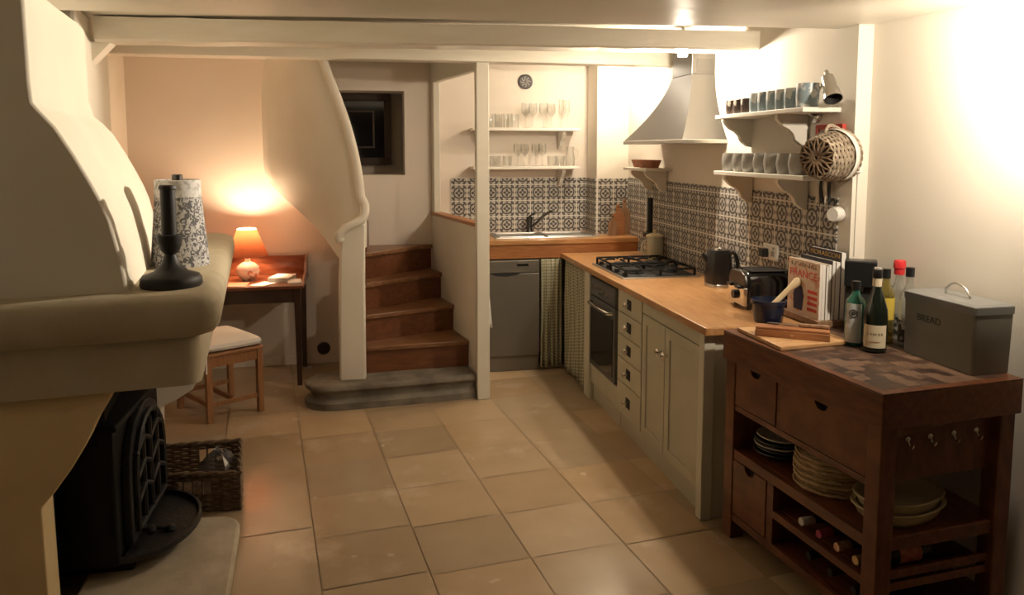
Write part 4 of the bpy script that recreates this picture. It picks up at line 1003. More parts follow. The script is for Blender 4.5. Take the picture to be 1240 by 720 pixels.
for k, x in enumerate((1.52, 1.605)): dup(first['low_tumbler'], (x, 6.06 + .05 * k, 1.5905), ('wide clear tumbler right of the small wine glasses on the lower kitchen shelf', 'rightmost clear tumbler at the bracket end of the lower kitchen shelf')[k])
jug = thing('glass_jug', 'clear glass jug standing at the right end of the lower kitchen shelf', 'jug', (1.68, 6.08, 1.5905), R(10), gl_)
bm = nb(); lathe(bm, [(.001, 0), (.038, 0), (.042, .07), (.030, .13), (.036, .16), (.034, .16), (.028, .13), (.040, .07), (.036, .006), (.001, .006)], seg=20, cap=False); obj('body', bm, CLEAR, jug, smooth=True)
bm = nb(); tube(bm, cr([(.036, 0, .14), (.07, 0, .13), (.07, 0, .07), (.040, 0, .06)], 4), .005, 8); obj('handle', bm, CLEAR, jug, smooth=True)
# round patterned plate on the wall
pl = thing('wall_plate', 'small round dark patterned plate hung high on the kitchen back wall', 'plate', (1.326, WB - .001, 2.285))
bm = nb(); lathe(bm, [(.058, 0), (.062, .008), (.052, .010), (.050, .007), (.001, .006)], seg=32, X=X90); obj('disc', bm, M('dark_plate_glaze', (.05, .045, .045), .4), pl, smooth=True)
bm = nb()
for k in range(8):
    a = PI / 4 * k; c, s = math.cos(a), math.sin(a); tube(bm, [(c * .012, -.0085, s * .012), (c * .026 - s * .008, -.0085, s * .026 + c * .008), (c * .042, -.0085, s * .042)], .0022, 5); 
obj('flower_pattern', bm, PALEC, pl, smooth=True)
# light switch on the partition beside the post
bm = nb(); v = pp(.035, -.0005); box(bm, (-.006, -.016, -.035), (0, .016, .035)); o = obj('light_switch', bm, WHITEP, bev=.004); o.location = (v[0], v[1], 1.04); o.rotation_euler = (0, 0, math.atan2(-pv.x, pv.y)); tag(o, 'narrow white light switch on the stair partition beside the post', 'switch')

# ------------------------------------------------------------------ wall lamp, basket, frame on the right wall end
def wall_lamp(label, base, arm, head, mouth, lit=False):
    t = thing('wall_spotlight', label, 'lamp', base)
    B = Vector(base)
    bm = nb(); lathe(bm, [(.036, 0), (.034, .018), (.015, .026), (.001, .026)], seg=20, X=Matrix.Translation(base) @ Y90); obj('wall_plate', bm, STEEL, t, W=True, smooth=True)
    bm = nb(); tube(bm, cr([(B.x - .02, B.y, B.z)] + arm + [head], 5), .007, 8); obj('arm', bm, STEEL, t, W=True, smooth=True)
    d = (Vector(mouth) - Vector(head)).normalized(); q = d.to_track_quat('Z', 'Y').to_matrix().to_4x4(); X = Matrix.Translation(head) @ q
    ln = (Vector(mouth) - Vector(head)).length
    bm = nb(); lathe(bm, [(.006, -.035), (.010, -.03), (.010, 0), (.026, .004), (.029, .03), (.029, ln * .55), (.034, ln * .62), (.041, ln), (.038, ln), (.030, ln * .62)], seg=28, X=X, cap=False); obj('lamp_head', bm, STEEL, t, W=True, smooth=True)
    bm = nb(); lathe(bm, [(.0295, ln * .60), (.036, ln * .97)], seg=28, X=X, cap=False); lathe(bm, [(.001, ln * .70), (.026, ln * .72)], seg=20, X=X, cap=False); obj('reflector', bm, SPOTE if lit else BLACKM, t, W=True, smooth=True)
    return t
wall_lamp('chrome adjustable wall spotlight, unlit, above the hanging wicker basket', (WR - .001, 3.30, 1.885), [(2.07, 3.26, 1.90), (2.065, 3.20, 1.98)], (2.052, 3.105, 2.05), (2.035, 3.03, 1.945))
fr_ = thing('picture_frame', 'small red framed picture on the wall partly behind the wicker basket', 'picture', (WR - .001, 3.185, 1.755))
bm = nb(); box(bm, (-.018, -.105, -.10), (0, -.085, .085)); box(bm, (-.018, .085, -.10), (0, .105, .085)); box(bm, (-.018, -.085, -.10), (0, .085, -.08)); box(bm, (-.018, -.085, .065), (0, .085, .085)); obj('frame', bm, REDFRAME, fr_, bev=.002)
bm = nb(); box(bm, (-.010, -.085, -.08), (-.002, .085, .065)); obj('print', bm, PICT, fr_)
# hanging basket: axis towards -X (bottom faces the room)
hk = thing('hanging_basket', 'grey wicker basket with white ribbon hung by its handle on the wall end', 'basket', (2.075, 3.075, 1.695))
ax_ = Vector((-.90, -.40, -.06)).normalized(); q = ax_.to_track_quat('Z', 'X').to_matrix().to_4x4()
bm = nb(); rnd = random.Random(5)
rim_r, bot_r, dep = .112, .082, .150; z0_ = -.03
nst = 22
for k in range(15):
    f = k / 14; r = rim_r + (bot_r - rim_r) * f ** 1.3; z = z0_ + dep * f
    pts = []
    for j in range(44):
        a = 2 * PI * j / 44; w = .0045 * (1 if (j // 2 + k) % 2 else -1) if j % 2 else 0
        pts.append(q @ Vector(((r + w) * math.cos(a), (r + w) * math.sin(a), z)))
    tube(bm, pts, .0062, 5, closed=True)
obj('woven_side', bm, WICKG, hk, smooth=True)
bm = nb()
for k in range(14):
    a0 = 2 * PI * k / 14
    for sgn in (1, -1):
        pts = [q @ Vector((r * math.cos(a0 + sgn * (r / bot_r) ** 1.2 * .42), r * math.sin(a0 + sgn * (r / bot_r) ** 1.2 * .42), z0_ + dep + .004 + .006 * math.sin(PI * r / bot_r))) for r in (.012, .028, .045, .062, bot_r)]
        tube(bm, pts, .0045, 5)
lathe(bm, [(.001, z0_ + dep - .006), (bot_r, z0_ + dep - .006)], seg=24, X=q, cap=False)
tube(bm, [q @ Vector((.012 * math.cos(a), .012 * math.sin(a), z0_ + dep + .006)) for a in [PI * k / 5 for k in range(10)]], .006, 5, closed=True)
obj('star_bottom', bm, WICK, hk, smooth=True)
bm = nb()
for ph in (0, 2.1, 4.2): tube(bm, [q @ Vector(((rim_r + .008 * math.cos(9 * a + ph)) * math.cos(a), (rim_r + .008 * math.cos(9 * a + ph)) * math.sin(a), z0_ + .008 * math.sin(9 * a + ph))) for a in [2 * PI * k / 90 for k in range(90)]], .006, 5, closed=True)
obj('braided_rim', bm, WICKG, hk, smooth=True)
bm = nb(); rows = []
for k in range(41):
    a = -2.6 + 3.9 * k / 40
    row = []
    for zz_ in (z0_ + .012, z0_ + .045):
        r = rim_r - .002 + .010; row.append(q @ Vector((r * math.cos(a), r * math.sin(a), zz_)))
    rows.append(row)
grid(bm, rows); obj('ribbon', bm, WHITEC, hk, solid=.002, smooth=True)
bm = nb(); hp_ = [(-.055, 0, .10), (-.045, .01, .135), (-.015, .02, .155), (.02, .02, .15), (.05, 0, .125), (.06, -.01, .09)]
for ph in (0, PI): tube(bm, [(p.x * .8 - .01, p.y - .02 + .004 * math.cos(i * .9 + ph), p.z - .02 + .004 * math.sin(i * .9 + ph)) for i, p in enumerate(cr(hp_, 7))], .0055, 6)
obj('twisted_handle', bm, WICKG, hk, smooth=True)
# striped cloth below, timer, switch plate with cable
cl = thing('hanging_cloth', 'black and white cloth ends hanging below the wicker basket', 'cloth', (WR - .03, 3.20, 1.60))
for y, w, mt, nm in ((.035, .022, WHITEC, 'white_end'), (.005, .020, BLACKM, 'black_end'), (-.028, .018, WHITEC, 'white_end'), (-.055, .014, BLACKM, 'black_end')):
    bm = nb(); grid(bm, [[(.004 * math.sin(6 * k + z * 40), y + w * (k - .5) * (1 + .5 * (-z) / .15), z - .02 * k) for k in (0, .5, 1)] for z in [-.015 * i for i in range(9)]]); obj(nm, bm, mt, cl, solid=.003, smooth=True)
bm = nb(); X = Matrix.Translation((WR - .001, 3.095, 1.43)) @ Vector((-1, -.35, 0)).to_track_quat('Z', 'Y').to_matrix().to_4x4()
lathe(bm, [(.034, .012), (.034, .045), (.030, .052), (.030, .058), (.001, .058)], seg=28, X=X); o = obj('kitchen_timer', bm, WHITEP, smooth=True); tag(o, 'round white drum shaped timer on the wall end above the magazines', 'timer')
sw = thing('cable_switch', 'small white cable box on the wall corner beside the wicker basket', 'switch', (2.158, 3.019, 1.67))
bm = nb(); box(bm, (-.014, -.022, -.048), (.014, 0, .048)); obj('box', bm, WHITEP, sw, bev=.004)
bm = nb(); tube(bm, cr([(.004, -.006, -.048), (.004, -.005, -.15), (.003, -.005, -.30), (.004, -.005, -.42)], 4), .003, 6); obj('cable', bm, WHITEP, sw, smooth=True)

# ------------------------------------------------------------------ kitchen island / butcher's trolley
IO = Vector((1.645, 2.115)); IR = R(5.8)
isl = thing('kitchen_island', 'dark wooden kitchen trolley with drawers, shelf and wine rack on the right', 'kitchen trolley', (IO.x, IO.y, 0), IR)
IL, ID = .935, .600
TT = .93
bm = nb(); box(bm, (0, 0, .805), (ID, IL, TT - .004)); obj('top_block', bm, WALNUT, isl, bev=.004)
bm = nb(); box(bm, (.035, .035, TT - .004), (ID - .035, IL - .035, TT)); obj('end_grain_inlay', bm, ENDG, isl)
bm = nb(); fw = .035
for a, b in (((0, 0), (ID, fw)), ((0, IL - fw), (ID, IL)), ((0, fw), (fw, IL - fw)), ((ID - fw, fw), (ID, IL - fw))): box(bm, (a[0], a[1], TT - .004), (b[0], b[1], TT))
obj('top_frame', bm, WALNUT, isl)
PW = .066
for xa in (.012, ID - .012 - PW):
    for ya in (.012, IL - .012 - PW):
        bm = nb(); box(bm, (xa, ya, 0), (xa + PW, ya + PW, .805)); obj('leg', bm, WALNUTV, isl, bev=.004)
xi0, xi1, yi0, yi1 = .012 + PW, ID - .012 - PW, .012 + PW, IL - .012 - PW
bm = nb(); box(bm, (xi0, yi0 - .03, .600), (xi1, yi0 - .008, .805)); ep = obj('end_panel', bm, WALNUTV, isl, bev=.002)
bm = nb(); box(bm, (xi0, yi1 + .008, .12), (xi1, yi1 + .03, .805)); obj('end_panel', bm, WALNUTV, isl, bev=.002)
bm = nb(); prism(bm, [(xi0, .805), (xi1, .805), (xi1, .782), ((xi0 + xi1) / 2 + .1, .792), (xi0 + .13, .770), (xi0, .752)], 'y', yi0 - .034, yi0 - .03); obj('light_grain_strip', bm, M('pale_acacia_grain', (.26, .12, .05), .4, col2=(.20, .085, .035), vs=8, stretch=(1, 6, 12)), isl)
bm = nb(); box(bm, (ID - .03, yi0, .12), (ID - .02, yi1, .60)); bm.free()
bm = nb(); box(bm, (xi0 - PW * .6, yi0, .588), (xi1, yi1, .600)); obj('drawer_floor', bm, WALNUT, isl)
for xk in (.155, .250, .352, .452):
    bm = nb(); ya = yi0 - .030
    lathe(bm, [(.010, 0), (.010, .003), (.001, .003)], seg=12, X=Matrix.Translation((xk, ya, .745)) @ X90)
    tube(bm, cr([(xk, ya - .003, .745), (xk, ya - .010, .728), (xk, ya - .022, .722), (xk, ya - .028, .735)], 3), .0042, 6)
    obj('hook', bm, CHROME, isl, smooth=True)
# rails and drawers on the long front
def irail(nm, z0, z1, y0=yi0, y1=yi1, x0=.018, x1=.050): 
    bm = nb(); box(bm, (x0, y0, z0), (x1, y1, z1)); obj(nm, bm, WALNUT, isl, bev=.002)
irail('front_rail', .588, .612); irail('front_rail', .370, .412); irail('front_rail', .085, .120)
bm = nb(); box(bm, (.02, .545, .612), (.05, .570, .805)); obj('divider', bm, WALNUT, isl)
bm = nb(); box(bm, (.02, .575, .12), (.05, .615, .37)); box(bm, (.05, .585, .12), (xi1, .600, .39)); obj('divider', bm, WALNUT, isl)
def drawer(y0, y1, z0, z1):
    bm = nb(); yc = (y0 + y1) / 2; pts = [(y0, z0), (y1, z0), (y1, z1), (yc + .035, z1)]
    for k in range(1, 8): a = PI * k / 8; pts.append((yc + .035 * math.cos(a), z1 - .030 * math.sin(a)))
    pts += [(yc - .035, z1), (y0, z1)]
    prism(bm, pts, 'x', .016, .036); d_ = obj('drawer', bm, WALNUTV, isl, bev=.002)
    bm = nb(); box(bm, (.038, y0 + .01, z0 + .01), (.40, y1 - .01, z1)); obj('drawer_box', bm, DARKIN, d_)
drawer(.573, yi1 - .003, .616, .800); drawer(yi0 + .003, .542, .616, .800); drawer(.620, yi1 - .003, .125, .366)
bm = nb(); box(bm, (.05, yi0 - .03, .392), (xi1 + PW * .9, yi1 + .005, .412)); obj('shelf', bm, WALNUT, isl)
bm = nb(); box(bm, (.05, yi0 - .03, .10), (xi1 + PW * .9, yi1 + .005, .118)); obj('bottom_shelf', bm, WALNUT, isl)
bm = nb(); box(bm, (xi0, yi0 - .05, .365), (xi1, yi0 - .03, .412)); obj('end_rail', bm, WALNUT, isl, bev=.002)
for z0 in (.262, .218, .090):
    bm = nb(); box(bm, (xi0, yi0 - .045, z0), (xi1, yi0 - .03, z0 + .028)); obj('end_rail', bm, WALNUT, isl, bev=.002)
irail('rack_rail', .232, .262, yi0, .575)
bm = nb(); box(bm, (.06, yi0 - .03, .250), (xi1, .585, .262)); obj('rack_shelf', bm, WALNUT, isl)
IM = isl.matrix_basis.copy()
def iw(x, y, z): v = IM @ Vector((x, y, z)); return (v.x, v.y, v.z)
# wine bottles lying in the rack (necks towards the room)
def lying_bottle(y, z, capm, labm, label, x=.02):
    t = thing('wine_bottle', label, 'bottle', iw(x, y, z), 0, 'wine bottles in the rack', rot=(0, R(90), IR))
    bm = nb(); lathe(bm, [(.013, .002), (.0145, .03), (.015, .085), (.022, .105), (.0365, .135), (.0375, .15), (.0375, .295), (.030, .30), (.001, .298)], seg=24); obj('glass', bm, DARKB, t, smooth=True)
    bm = nb(); lathe(bm, [(.001, -.001), (.0150, -.001), (.0158, .004), (.0158, .055), (.0150, .056)], seg=20); obj('capsule', bm, capm, t, smooth=True)
    if labm:
        bm = nb(); lathe(bm, [(.0380, .16), (.0380, .255)], seg=24, cap=False); obj('label', bm, labm, t, smooth=True)
zr = .2625 + .0385
lying_bottle(.400, zr, M('white_capsule', (.62, .60, .56), .4), LABELC, 'white capped wine bottle lying in the upper rack beside the lower drawer')
lying_bottle(.300, zr, MAGENTA, LABELC, 'pink capped wine bottle lying in the upper rack')
lying_bottle(.205, zr, COPPER, LABELC, 'copper capped wine bottle lying in the upper rack')
lying_bottle(.112, zr, GOLD, LABELR, 'gold capped wine bottle with red label lying at the near end of the rack')
for k, y in enumerate((.40, .28, .16)): lying_bottle(y, .1185 + .0385, BLACKM, None, ('dark bottle lying in the lower rack nearest the lower drawer', 'middle dark bottle lying in the lower rack', 'dark bottle lying in the lower rack nearest the front corner leg')[k], x=.06)
# crockery and mats on the trolley shelf
zs_ = .4125
def dish(prof_sc, z, label, mat, name='oval_dish'):
    w, d, h = prof_sc
    bm = nb(); stack(bm, [rsec(w * .72, d * .72, 0, 28, 2.2), rsec(w * .86, d * .86, h * .35, 28, 2.2), rsec(w * .94, d * .94, h * .9, 28, 2.2), rsec(w, d, h, 28, 2.2), rsec(w * .99, d * .99, h * 1.06, 28, 2.2), rsec(w * .90, d * .90, h * .98, 28, 2.2), rsec(w * .78, d * .78, h * .35, 28, 2.2), rsec(w * .68, d * .68, h * .22, 28, 2.2)])
    o = obj(name, bm, mat, smooth=True); o.location = iw(.245, .165, z); o.rotation_euler = (0, 0, IR + R(8)); return tag(o, label, 'dish', 'oval dishes on the trolley shelf')
dish((.185, .125, .055), zs_, 'cream oval dish at the bottom of the pair on the trolley shelf', CREAMC)
dish((.178, .120, .060), zs_ + .030, 'cream oval dish nested on top of the other on the trolley shelf', CREAMC)
# straw mats
mb = nb(); r = .150
for k in range(13): tube(mb, [((r * (k + .6) / 13) * math.cos(a), (r * (k + .6) / 13) * math.sin(a), .006 + .002 * math.sin(a * 11 + k)) for a in [2 * PI * j / 36 for j in range(36)]], .0062, 5, closed=True)
m0_ = obj('straw_mat', mb, RATTAN, smooth=True); c_ = iw(.20, .445, zs_); m0_.location = c_; tag(m0_, 'lowest round straw mat of the stack on the trolley shelf', 'place mat', 'round straw mats on the trolley shelf')
for k in range(1, 8):
    o = dup(m0_, (c_[0] + .006 * math.sin(k * 2.1), c_[1] + .007 * math.cos(k * 1.7), zs_ + .0168 * k), ('second', 'third', 'fourth', 'fifth', 'sixth', 'seventh', 'topmost')[k - 1] + (' round straw mat from the bottom of the stack on the trolley shelf' if k < 7 else ' round straw mat of the stack on the trolley shelf'), R(31 * k)); o.scale = (1.02 - .035 * ((k * 3) % 4) / 3, 1.0 - .03 * ((k * 5) % 3) / 2, 1)
# bowls and plates at the far end of the shelf
pb = [(.001, 0), (.06, 0), (.075, .006), (.105, .022), (.103, .026), (.07, .010), (.001, .006)]
c2 = iw(.170, .742, zs_)
for k, (mt, lab) in enumerate(((DARKC, 'dark plate at the bottom of the stack at the far end of the trolley shelf'), (DARKC, 'dark plate second from the bottom of the stack on the trolley shelf'), (PALEC, 'pale plate in the middle of the stack at the far end of the trolley shelf'), (DARKC, 'dark plate below the topmost plate at the far end of the trolley shelf'), (PALEC, 'topmost pale plate of the stack at the far end of the trolley shelf'))):
    bm = nb(); lathe(bm, pb, seg=30); o = obj('plate', bm, mt, smooth=True); o.location = (c2[0] + .006 * math.sin(k * 2), c2[1] + .006 * math.cos(k), c2[2] + .0175 * k + .0005); tag(o, lab, 'plate', 'stacked plates on the trolley shelf')

# ------------------------------------------------------------------ things on top of the trolley
bm = nb(); prism(bm, [(1.597, 3.01), (1.603, 2.665), (1.938, 2.705), (1.930, 2.985)], 'z', TT + .0005, TT + .018); o = obj('chopping_board', bm, BOARDW, bev=.004); tag(o, 'pale beech chopping board lying flat on the dark trolley top', 'chopping board')
wb = thing('wooden_box', 'long reddish wooden box lying on the pale chopping board', 'box', (1.735, 2.80, TT + .0185), R(-33.5))
bm = nb(); box(bm, (-.145, -.036, 0), (.145, .036, .030)); obj('body', bm, BOXW, wb, bev=.003)
bm = nb(); box(bm, (-.143, -.034, .0305), (.143, .034, .040)); obj('sliding_lid', bm, BOXW, wb, bev=.002)
bm = nb(); prism(bm, [(-.008, .017), (.008, .017), (0, .008)], 'y', -.0368, -.036); obj('stamp', bm, M('pale_stamp', (.62, .36, .18), .5), wb)
kn = thing('kitchen_knife', 'brown handled knife lying on top of the reddish wooden box', 'knife', (1.775, 2.800, TT + .0594), R(-33))
bm = nb(); box(bm, (-.01, -.010, 0), (.11, .010, .014)); obj('handle', bm, OLDW, kn, bev=.004)
bm = nb(); prism(bm, [(-.01, -.010), (-.01, .010), (-.12, .009), (-.135, .002), (-.12, -.004)], 'z', .006, .008); obj('blade', bm, STEEL, kn)
# magazines in their holder
mh = thing('magazine_holder', 'low wooden holder carrying the upright magazines at the trolley end', 'holder', (2.06, 3.10, TT))
bm = nb(); box(bm, (1.975, 2.99, TT + .001), (2.125, 3.29, TT + .030)); obj('tray', bm, OLDW, mh, W=True, bev=.003)
def mag(x0, x1, h, lab, mt, y0=3.0, y1=3.255, pages=True, cat='magazine', nm='magazine', z=TT + .0305):
    t = thing(nm, lab, cat, ((x0 + x1) / 2, (y0 + y1) / 2, z), 0, 'magazines in the holder')
    bm = nb(); box(bm, (x0, y0, z), (x0 + .0014, y1, z + h)); box(bm, (x1 - .0014, y0, z), (x1, y1, z + h)); box(bm, (x0 + .0014, y1 - .0014, z), (x1 - .0014, y1, z + h)); obj('cover', bm, mt, t, W=True)
    bm = nb(); box(bm, (x0 + .0014, y0 + .001, z + .001), (x1 - .0014, y1 - .0014, z + h - .002)); obj('pages', bm, PAPER, t, W=True)
    return t
mg = mag(1.984, 1.998, .255, 'front magazine with red title and peach cover facing the kitchen', COVER)
fm = frameM((1.9836, 3.128, TT + .0305 + .190), (0, -1, 0), (0, 0, 1)); text('title', 'FRANCE', .050, REDP, mg, fm, width=.22)
fm = frameM((1.9836, 3.128, TT + .0305 + .233), (0, -1, 0), (0, 0, 1)); text('heading', 'LIVING', .026, M('grey_print', (.16, .14, .11), .6), mg, fm, width=.20)
bm = nb(); zb = TT + .0305; prism(bm, [(3.20, zb + .02), (3.13, zb + .02), (3.12, zb + .09), (3.135, zb + .13), (3.16, zb + .145), (3.19, zb + .13), (3.205, zb + .09)], 'x', 1.9833, 1.984); obj('cover_picture', bm, NAVYP, mg, W=True)
bm = nb()
for k in range(4): box(bm, (1.9833, 3.015, zb + .03 + .027 * k), (1.984, 3.09, zb + .045 + .027 * k))
obj('cover_lines', bm, REDP, mg, W=True)
mag(1.999, 2.016, .252, 'pale magazine second from the front cover in the holder', COVERW, 3.004)
mag(2.017, 2.030, .246, 'grey spined magazine third from the front in the holder', SPINEG, 3.0)
mag(2.031, 2.046, .250, 'cream magazine fourth from the front in the holder', COVERW, 3.006)
mag(2.047, 2.064, .268, 'charcoal magazine fifth from the front in the holder', SPINEK, 3.003)
mag(2.065, 2.084, .262, 'white magazine sixth from the front just before the tall black book', PAPER, 3.0)
tb = mag(2.088, 2.112, .305, 'tall black book with ochre lettering standing at the back of the holder', SPINEK, 3.0, 3.25, cat='book', nm='tall_book')
fm = frameM((2.0876, 3.125, TT + .0305 + .284), (0, -1, 0), (0, 0, 1)); text('lettering', 'FIORASCON', .03, OCHREP, tb, fm, width=.225)
# coffee machine
cm = thing('coffee_machine', 'black boxy coffee machine behind the bottles on the trolley', 'coffee machine', (2.10, 2.885, TT), R(-36))
bm = nb(); box(bm, (-.055, -.012, .001), (.062, .050, .205)); obj('body', bm, BLACKM, cm, bev=.006)
bm = nb(); box(bm, (-.062, -.036, .205), (.066, .052, .318)); obj('head', bm, BLACKP, cm, bev=.006)
bm = nb(); box(bm, (-.055, -.036, .001), (.060, -.012, .014)); obj('drip_tray', bm, DARKMET, cm, bev=.002)
bm = nb(); lathe(bm, [(.014, 0), (.018, .02), (.001, .02)], (.0, -.024, .185), 14); obj('nozzle', bm, DARKMET, cm)
# bottles
def bottle(name, label, x, y, prof, glass, capp, capm, labz=None, labm=None, r=None, cat='bottle', la=(0, 2 * PI), neckfoil=None):
    t = thing(name, label, cat, (x, y, TT + .0005), 0, 'bottles on the trolley')
    bm = nb(); lathe(bm, prof, seg=32); obj('glass', bm, glass, t, smooth=True)
    bm = nb(); lathe(bm, capp, seg=24); obj('cap', bm, capm, t, smooth=True)
    if labz:
        bm = nb(); lathe(bm, [(r + .0006, labz[0]), (r + .0006, labz[1])], seg=24, cap=False, a0=la[0], a1=la[1]); obj('label', bm, labm, t, smooth=True)
    return t
CP = Vector((1.968, 2.597)); va = math.atan2(-CP.y, -CP.x)
ch = bottle('wine_bottle', 'dark green wine bottle with cream label in front on the trolley top', CP.x, CP.y, [(.001, .004), (.036, 0), (.044, .006), (.0445, .14), (.042, .17), (.030, .21), (.019, .245), (.0155, .27), (.0155, .30), (.001, .30)], DARKB, [(.0162, .255), (.0165, .292), (.018, .294), (.0185, .318), (.016, .327), (.001, .328)], BLACKP, (.022, .112), LABELC, .0445, la=(va - 1.05, va + 1.05))
bm = nb(); lathe(bm, [(.0170, .238), (.0168, .292)], seg=20, cap=False); obj('neck_label', bm, LABELC, ch, smooth=True)
bm = nb(); lathe(bm, [(.001, .3275), (.014, .3275), (.013, .334), (.001, .335)], seg=18); obj('foil_top', bm, CREAMCAP, ch, smooth=True)
tx = Vector((math.cos(va), math.sin(va), 0)); eX = Vector((-tx.y, tx.x, 0))
# curved lettering on the label
def curved_text(name, body, size, mat, par, r, z, a, width):
    cu_ = bpy.data.curves.new(name, 'FONT'); cu_.body = body; cu_.size = size; cu_.align_x = 'CENTER'; cu_.align_y = 'CENTER'; cu_.extrude = .0003
    t_ = bpy.data.objects.new('tmp', cu_); COL.objects.link(t_); me = bpy.data.meshes.new_from_object(t_.evaluated_get(bpy.context.evaluated_depsgraph_get())); bpy.data.objects.remove(t_)
    bm = nb(); bm.from_mesh(me); xs = [v.co.x for v in bm.verts]; s = width / (max(xs) - min(xs))
    for v in bm.verts:
        an = a + v.co.x * s / r; rr = r + v.co.z; v.co = Vector((rr * math.cos(an), rr * math.sin(an), z + v.co.y))
    return obj(name, bm, mat, par)
curved_text('label_lettering', 'L A W E R', .014, TEXTC, ch, .0455, .076, va, .060)
curved_text('label_small_print', 'appellation', .008, M('rust_ink', (.38, .14, .05), .7), ch, .0455, .046, va, .040)
gi = bottle('gin_bottle', 'blue green gin bottle with pale label left of the dark wine bottle', 1.955, 2.705, [(.001, .004), (.036, 0), (.0385, .006), (.0385, .165), (.034, .185), (.018, .205), (.0145, .22), (.0145, .245), (.001, .245)], GREENB, [(.0165, .228), (.0165, .262), (.001, .263)], BLACKP, (.015, .175), LABELG, .0385, la=(va - 1.0, va + .7))
bm = nb(); X = Matrix.Rotation(va - .15, 4, 'Z') @ Matrix.Translation((.0392, 0, .135)) @ Matrix.Rotation(R(90), 4, 'Y'); lathe(bm, [(.017, 0), (.017, .0012), (.013, .0012), (.013, 0)], seg=24, X=X, cap=False); lathe(bm, [(.009, .0006), (.001, .0012)], seg=16, X=X); obj('label_medallion', bm, LETTER, gi)
lp = [(.001, .003), (.032, 0), (.0345, .006), (.0345, .19), (.030, .215), (.015, .245), (.0135, .26), (.0135, .29), (.001, .29)]
bottle('spirit_bottle', 'clear bottle with yellow label and black cap beside the dark wine bottle', 2.100, 2.715, lp, AMBER, [(.0155, .268), (.0155, .306), (.001, .307)], BLACKP, (.10, .19), LABELY, .0345)
bottle('spirit_bottle', 'clear bottle with bright red cap behind the grey bread bin', 2.186, 2.750, lp, CLEARB, [(.020, .275), (.021, .30), (.024, .302), (.024, .325), (.020, .335), (.001, .336)], REDCAP, (.02, .10), LABELB, .0345)
bottle('spirit_bottle', 'clear bottle with black cap at the far corner of the grey bread bin', 2.148, 2.640, lp, CLEARB, [(.0165, .285), (.0165, .322), (.001, .323)], BLACKP, (.02, .11), LABELB, .0345)
# bread bin
bb = thing('bread_bin', 'grey enamel bread bin with lid and wire handle on the trolley', 'bread bin', (2.160, 2.405, TT + .0005), R(1.5))
def rr4(w, d, r=.012):
    pts = []
    for sx, sy, a0 in ((1, -1, -90), (1, 1, 0), (-1, 1, 90), (-1, -1, 180)):
        for k in range(4): a = R(a0 + 30 * k); pts.append((sx * (w - r) + r * math.cos(a), sy * (d - r) + r * math.sin(a)))
    return pts
bm = nb(); stack(bm, [(rr4(.078, .166), 0), (rr4(.080, .168), .004), (rr4(.083, .173), .222)]); obj('body', bm, BINM, bb, smooth=True)
bm = nb(); stack(bm, [(rr4(.0855, .1755), .216), (rr4(.0860, .176), .2415), (rr4(.0845, .1745), .2445), (rr4(.070, .160), .2505)]); obj('lid', bm, BINL, bb)
bm = nb(); tube(bm, cr([(0, .055, .250), (0, .052, .270), (0, .028, .292), (0, -.004, .296), (0, -.036, .284), (0, -.055, .262), (0, -.060, .252)], 5), .0042, 8); obj('handle', bm, STEEL, bb, smooth=True)
text('lettering', 'BREAD', .036, LETTER, bb, frameM((-.0824, .040, .155), (0, -1, 0), (-.02, 0, 1)), width=.115, W=False)

# ------------------------------------------------------------------ lamps
def light(name, kind, loc, power, col, size=.05, target=None, ang=120, blend=.5):
    l = bpy.data.lights.new(name, kind); l.energy = power; l.color = col
    if kind in ('POINT', 'SPOT'): l.shadow_soft_size = size
    if kind == 'SPOT': l.spot_size = R(ang); l.spot_blend = blend
    if kind == 'AREA': l.size = size
    o = bpy.data.objects.new(name, l); COL.objects.link(o); o.location = loc
    if target: o.rotation_euler = (Vector(target) - Vector(loc)).to_track_quat('-Z', 'Y').to_euler()
    return o
WARM = (1, .85, .66)
# wall spotlight out of frame on the near right wall
# ceiling spotlight just above the frame, by the near right wall
def ceiling_spot(label, loc, zc, aim=None):
    t = thing('ceiling_spotlight', label, 'lamp', (loc[0], loc[1], zc))
    bm = nb(); lathe(bm, [(.001, -.13), (.030, -.128), (.034, -.07), (.012, -.055), (.010, 0)], seg=20, cap=False); obj('stem', bm, STEEL, t, smooth=True)
    bm = nb(); lathe(bm, [(.001, -.138), (.026, -.136), (.028, -.130)], seg=20, cap=False); obj('lens', bm, SPOTE, t, smooth=True)
    return t
ceiling_spot('lit ceiling spotlight by the near right wall above the bread bin', (2.07, 2.06), 2.268)
light('near_spot_light', 'SPOT', (2.07, 2.06, 2.11), 66, WARM, .04, target=(2.27, 2.9, 1.65), ang=140, blend=.7)
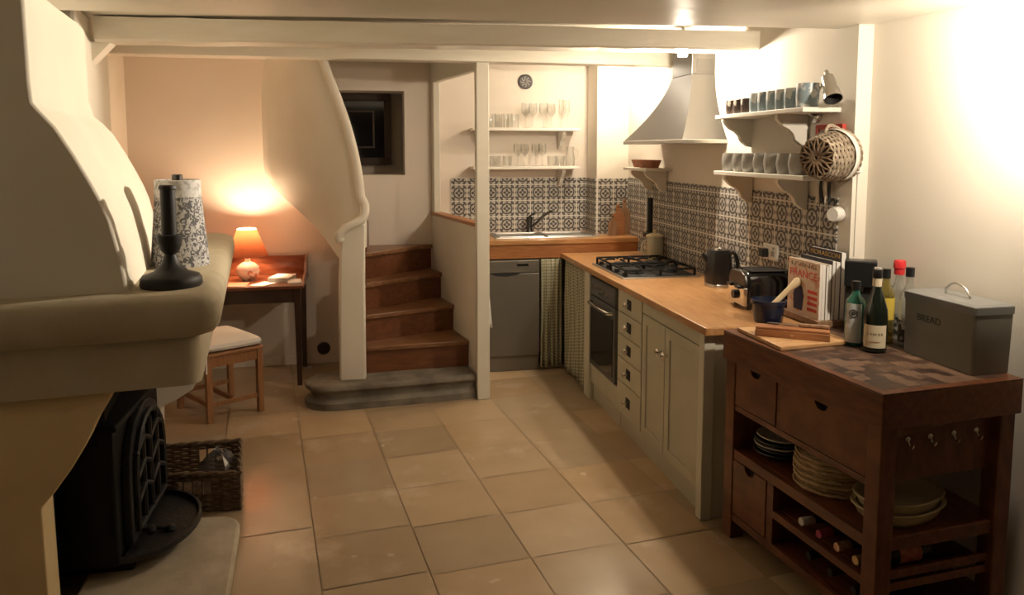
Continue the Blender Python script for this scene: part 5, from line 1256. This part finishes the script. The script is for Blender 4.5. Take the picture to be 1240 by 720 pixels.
# ceiling spot between beam and hood
sp = thing('ceiling_spotlight', 'small lit spotlight behind the beam in front of the extractor hood', 'lamp', (1.80, 4.12, ZC))
bm = nb(); lathe(bm, [(.001, -.16), (.030, -.158), (.034, -.10), (.012, -.085), (.010, 0)], seg=20, cap=False); obj('stem', bm, STEEL, sp, smooth=True)
bm = nb(); lathe(bm, [(.001, -.168), (.026, -.166), (.028, -.160)], seg=20, cap=False); obj('lens', bm, SPOTE, sp, smooth=True)
light('chimney_fill_beam', 'SPOT', (1.79, 4.11, ZC - .172), 560, WARM, .04, target=(-1.2, 3.45, 2.02), ang=50, blend=.75)  # extra spot added only to brighten the chimney; it has no fixture of its own
light('hood_spot_light', 'POINT', (1.80, 4.12, ZC - .172), 62, WARM, .03)
# kitchen downlight by the pier
kd = thing('ceiling_downlight', 'small round lit downlight in the kitchen ceiling by the pier', 'lamp', (1.90, 5.50, ZC))
bm = nb(); lathe(bm, [(.045, 0), (.045, -.012), (.034, -.016), (.032, -.004)], seg=24, cap=False); obj('trim_ring', bm, STEEL, kd, smooth=True)
bm = nb(); lathe(bm, [(.001, -.006), (.032, -.006)], seg=20, cap=False); obj('lens', bm, SPOTE, kd)
light('kitchen_downlight_light', 'POINT', (1.90, 5.50, ZC - .07), 22, WARM, .03)
light('desk_lamp_light', 'POINT', (LX, LY, LZ + .352), 30, (1, .70, .44), .02)
w = bpy.data.worlds.new('World'); sc.world = w; w.use_nodes = True
w.node_tree.nodes['Background'].inputs[0].default_value = (.5, .42, .32, 1); w.node_tree.nodes['Background'].inputs[1].default_value = .02

# ------------------------------------------------------------------ camera
f_, pcx, pcy = 915., 620., 270.
pitch = math.atan((pcy - 182.) / f_); yaw = math.atan((620. - 440.) / math.hypot(f_, pcy - 182.))
cam = bpy.data.cameras.new('Camera'); co = bpy.data.objects.new('Camera', cam); COL.objects.link(co)
cam.sensor_fit = 'HORIZONTAL'; cam.sensor_width = 36; cam.lens = f_ * 36 / 1240.
cam.shift_y = -(360 - pcy) / 1240.; cam.clip_start = .02
co.location = (0, 0, 1.72); co.rotation_euler = (PI / 2 - pitch, 0, -yaw)
sc.camera = co
sc.view_settings.view_transform = 'Standard'; sc.view_settings.look = 'None'; sc.view_settings.gamma = 1; sc.view_settings.use_curve_mapping = False
sc.view_settings.exposure = 0
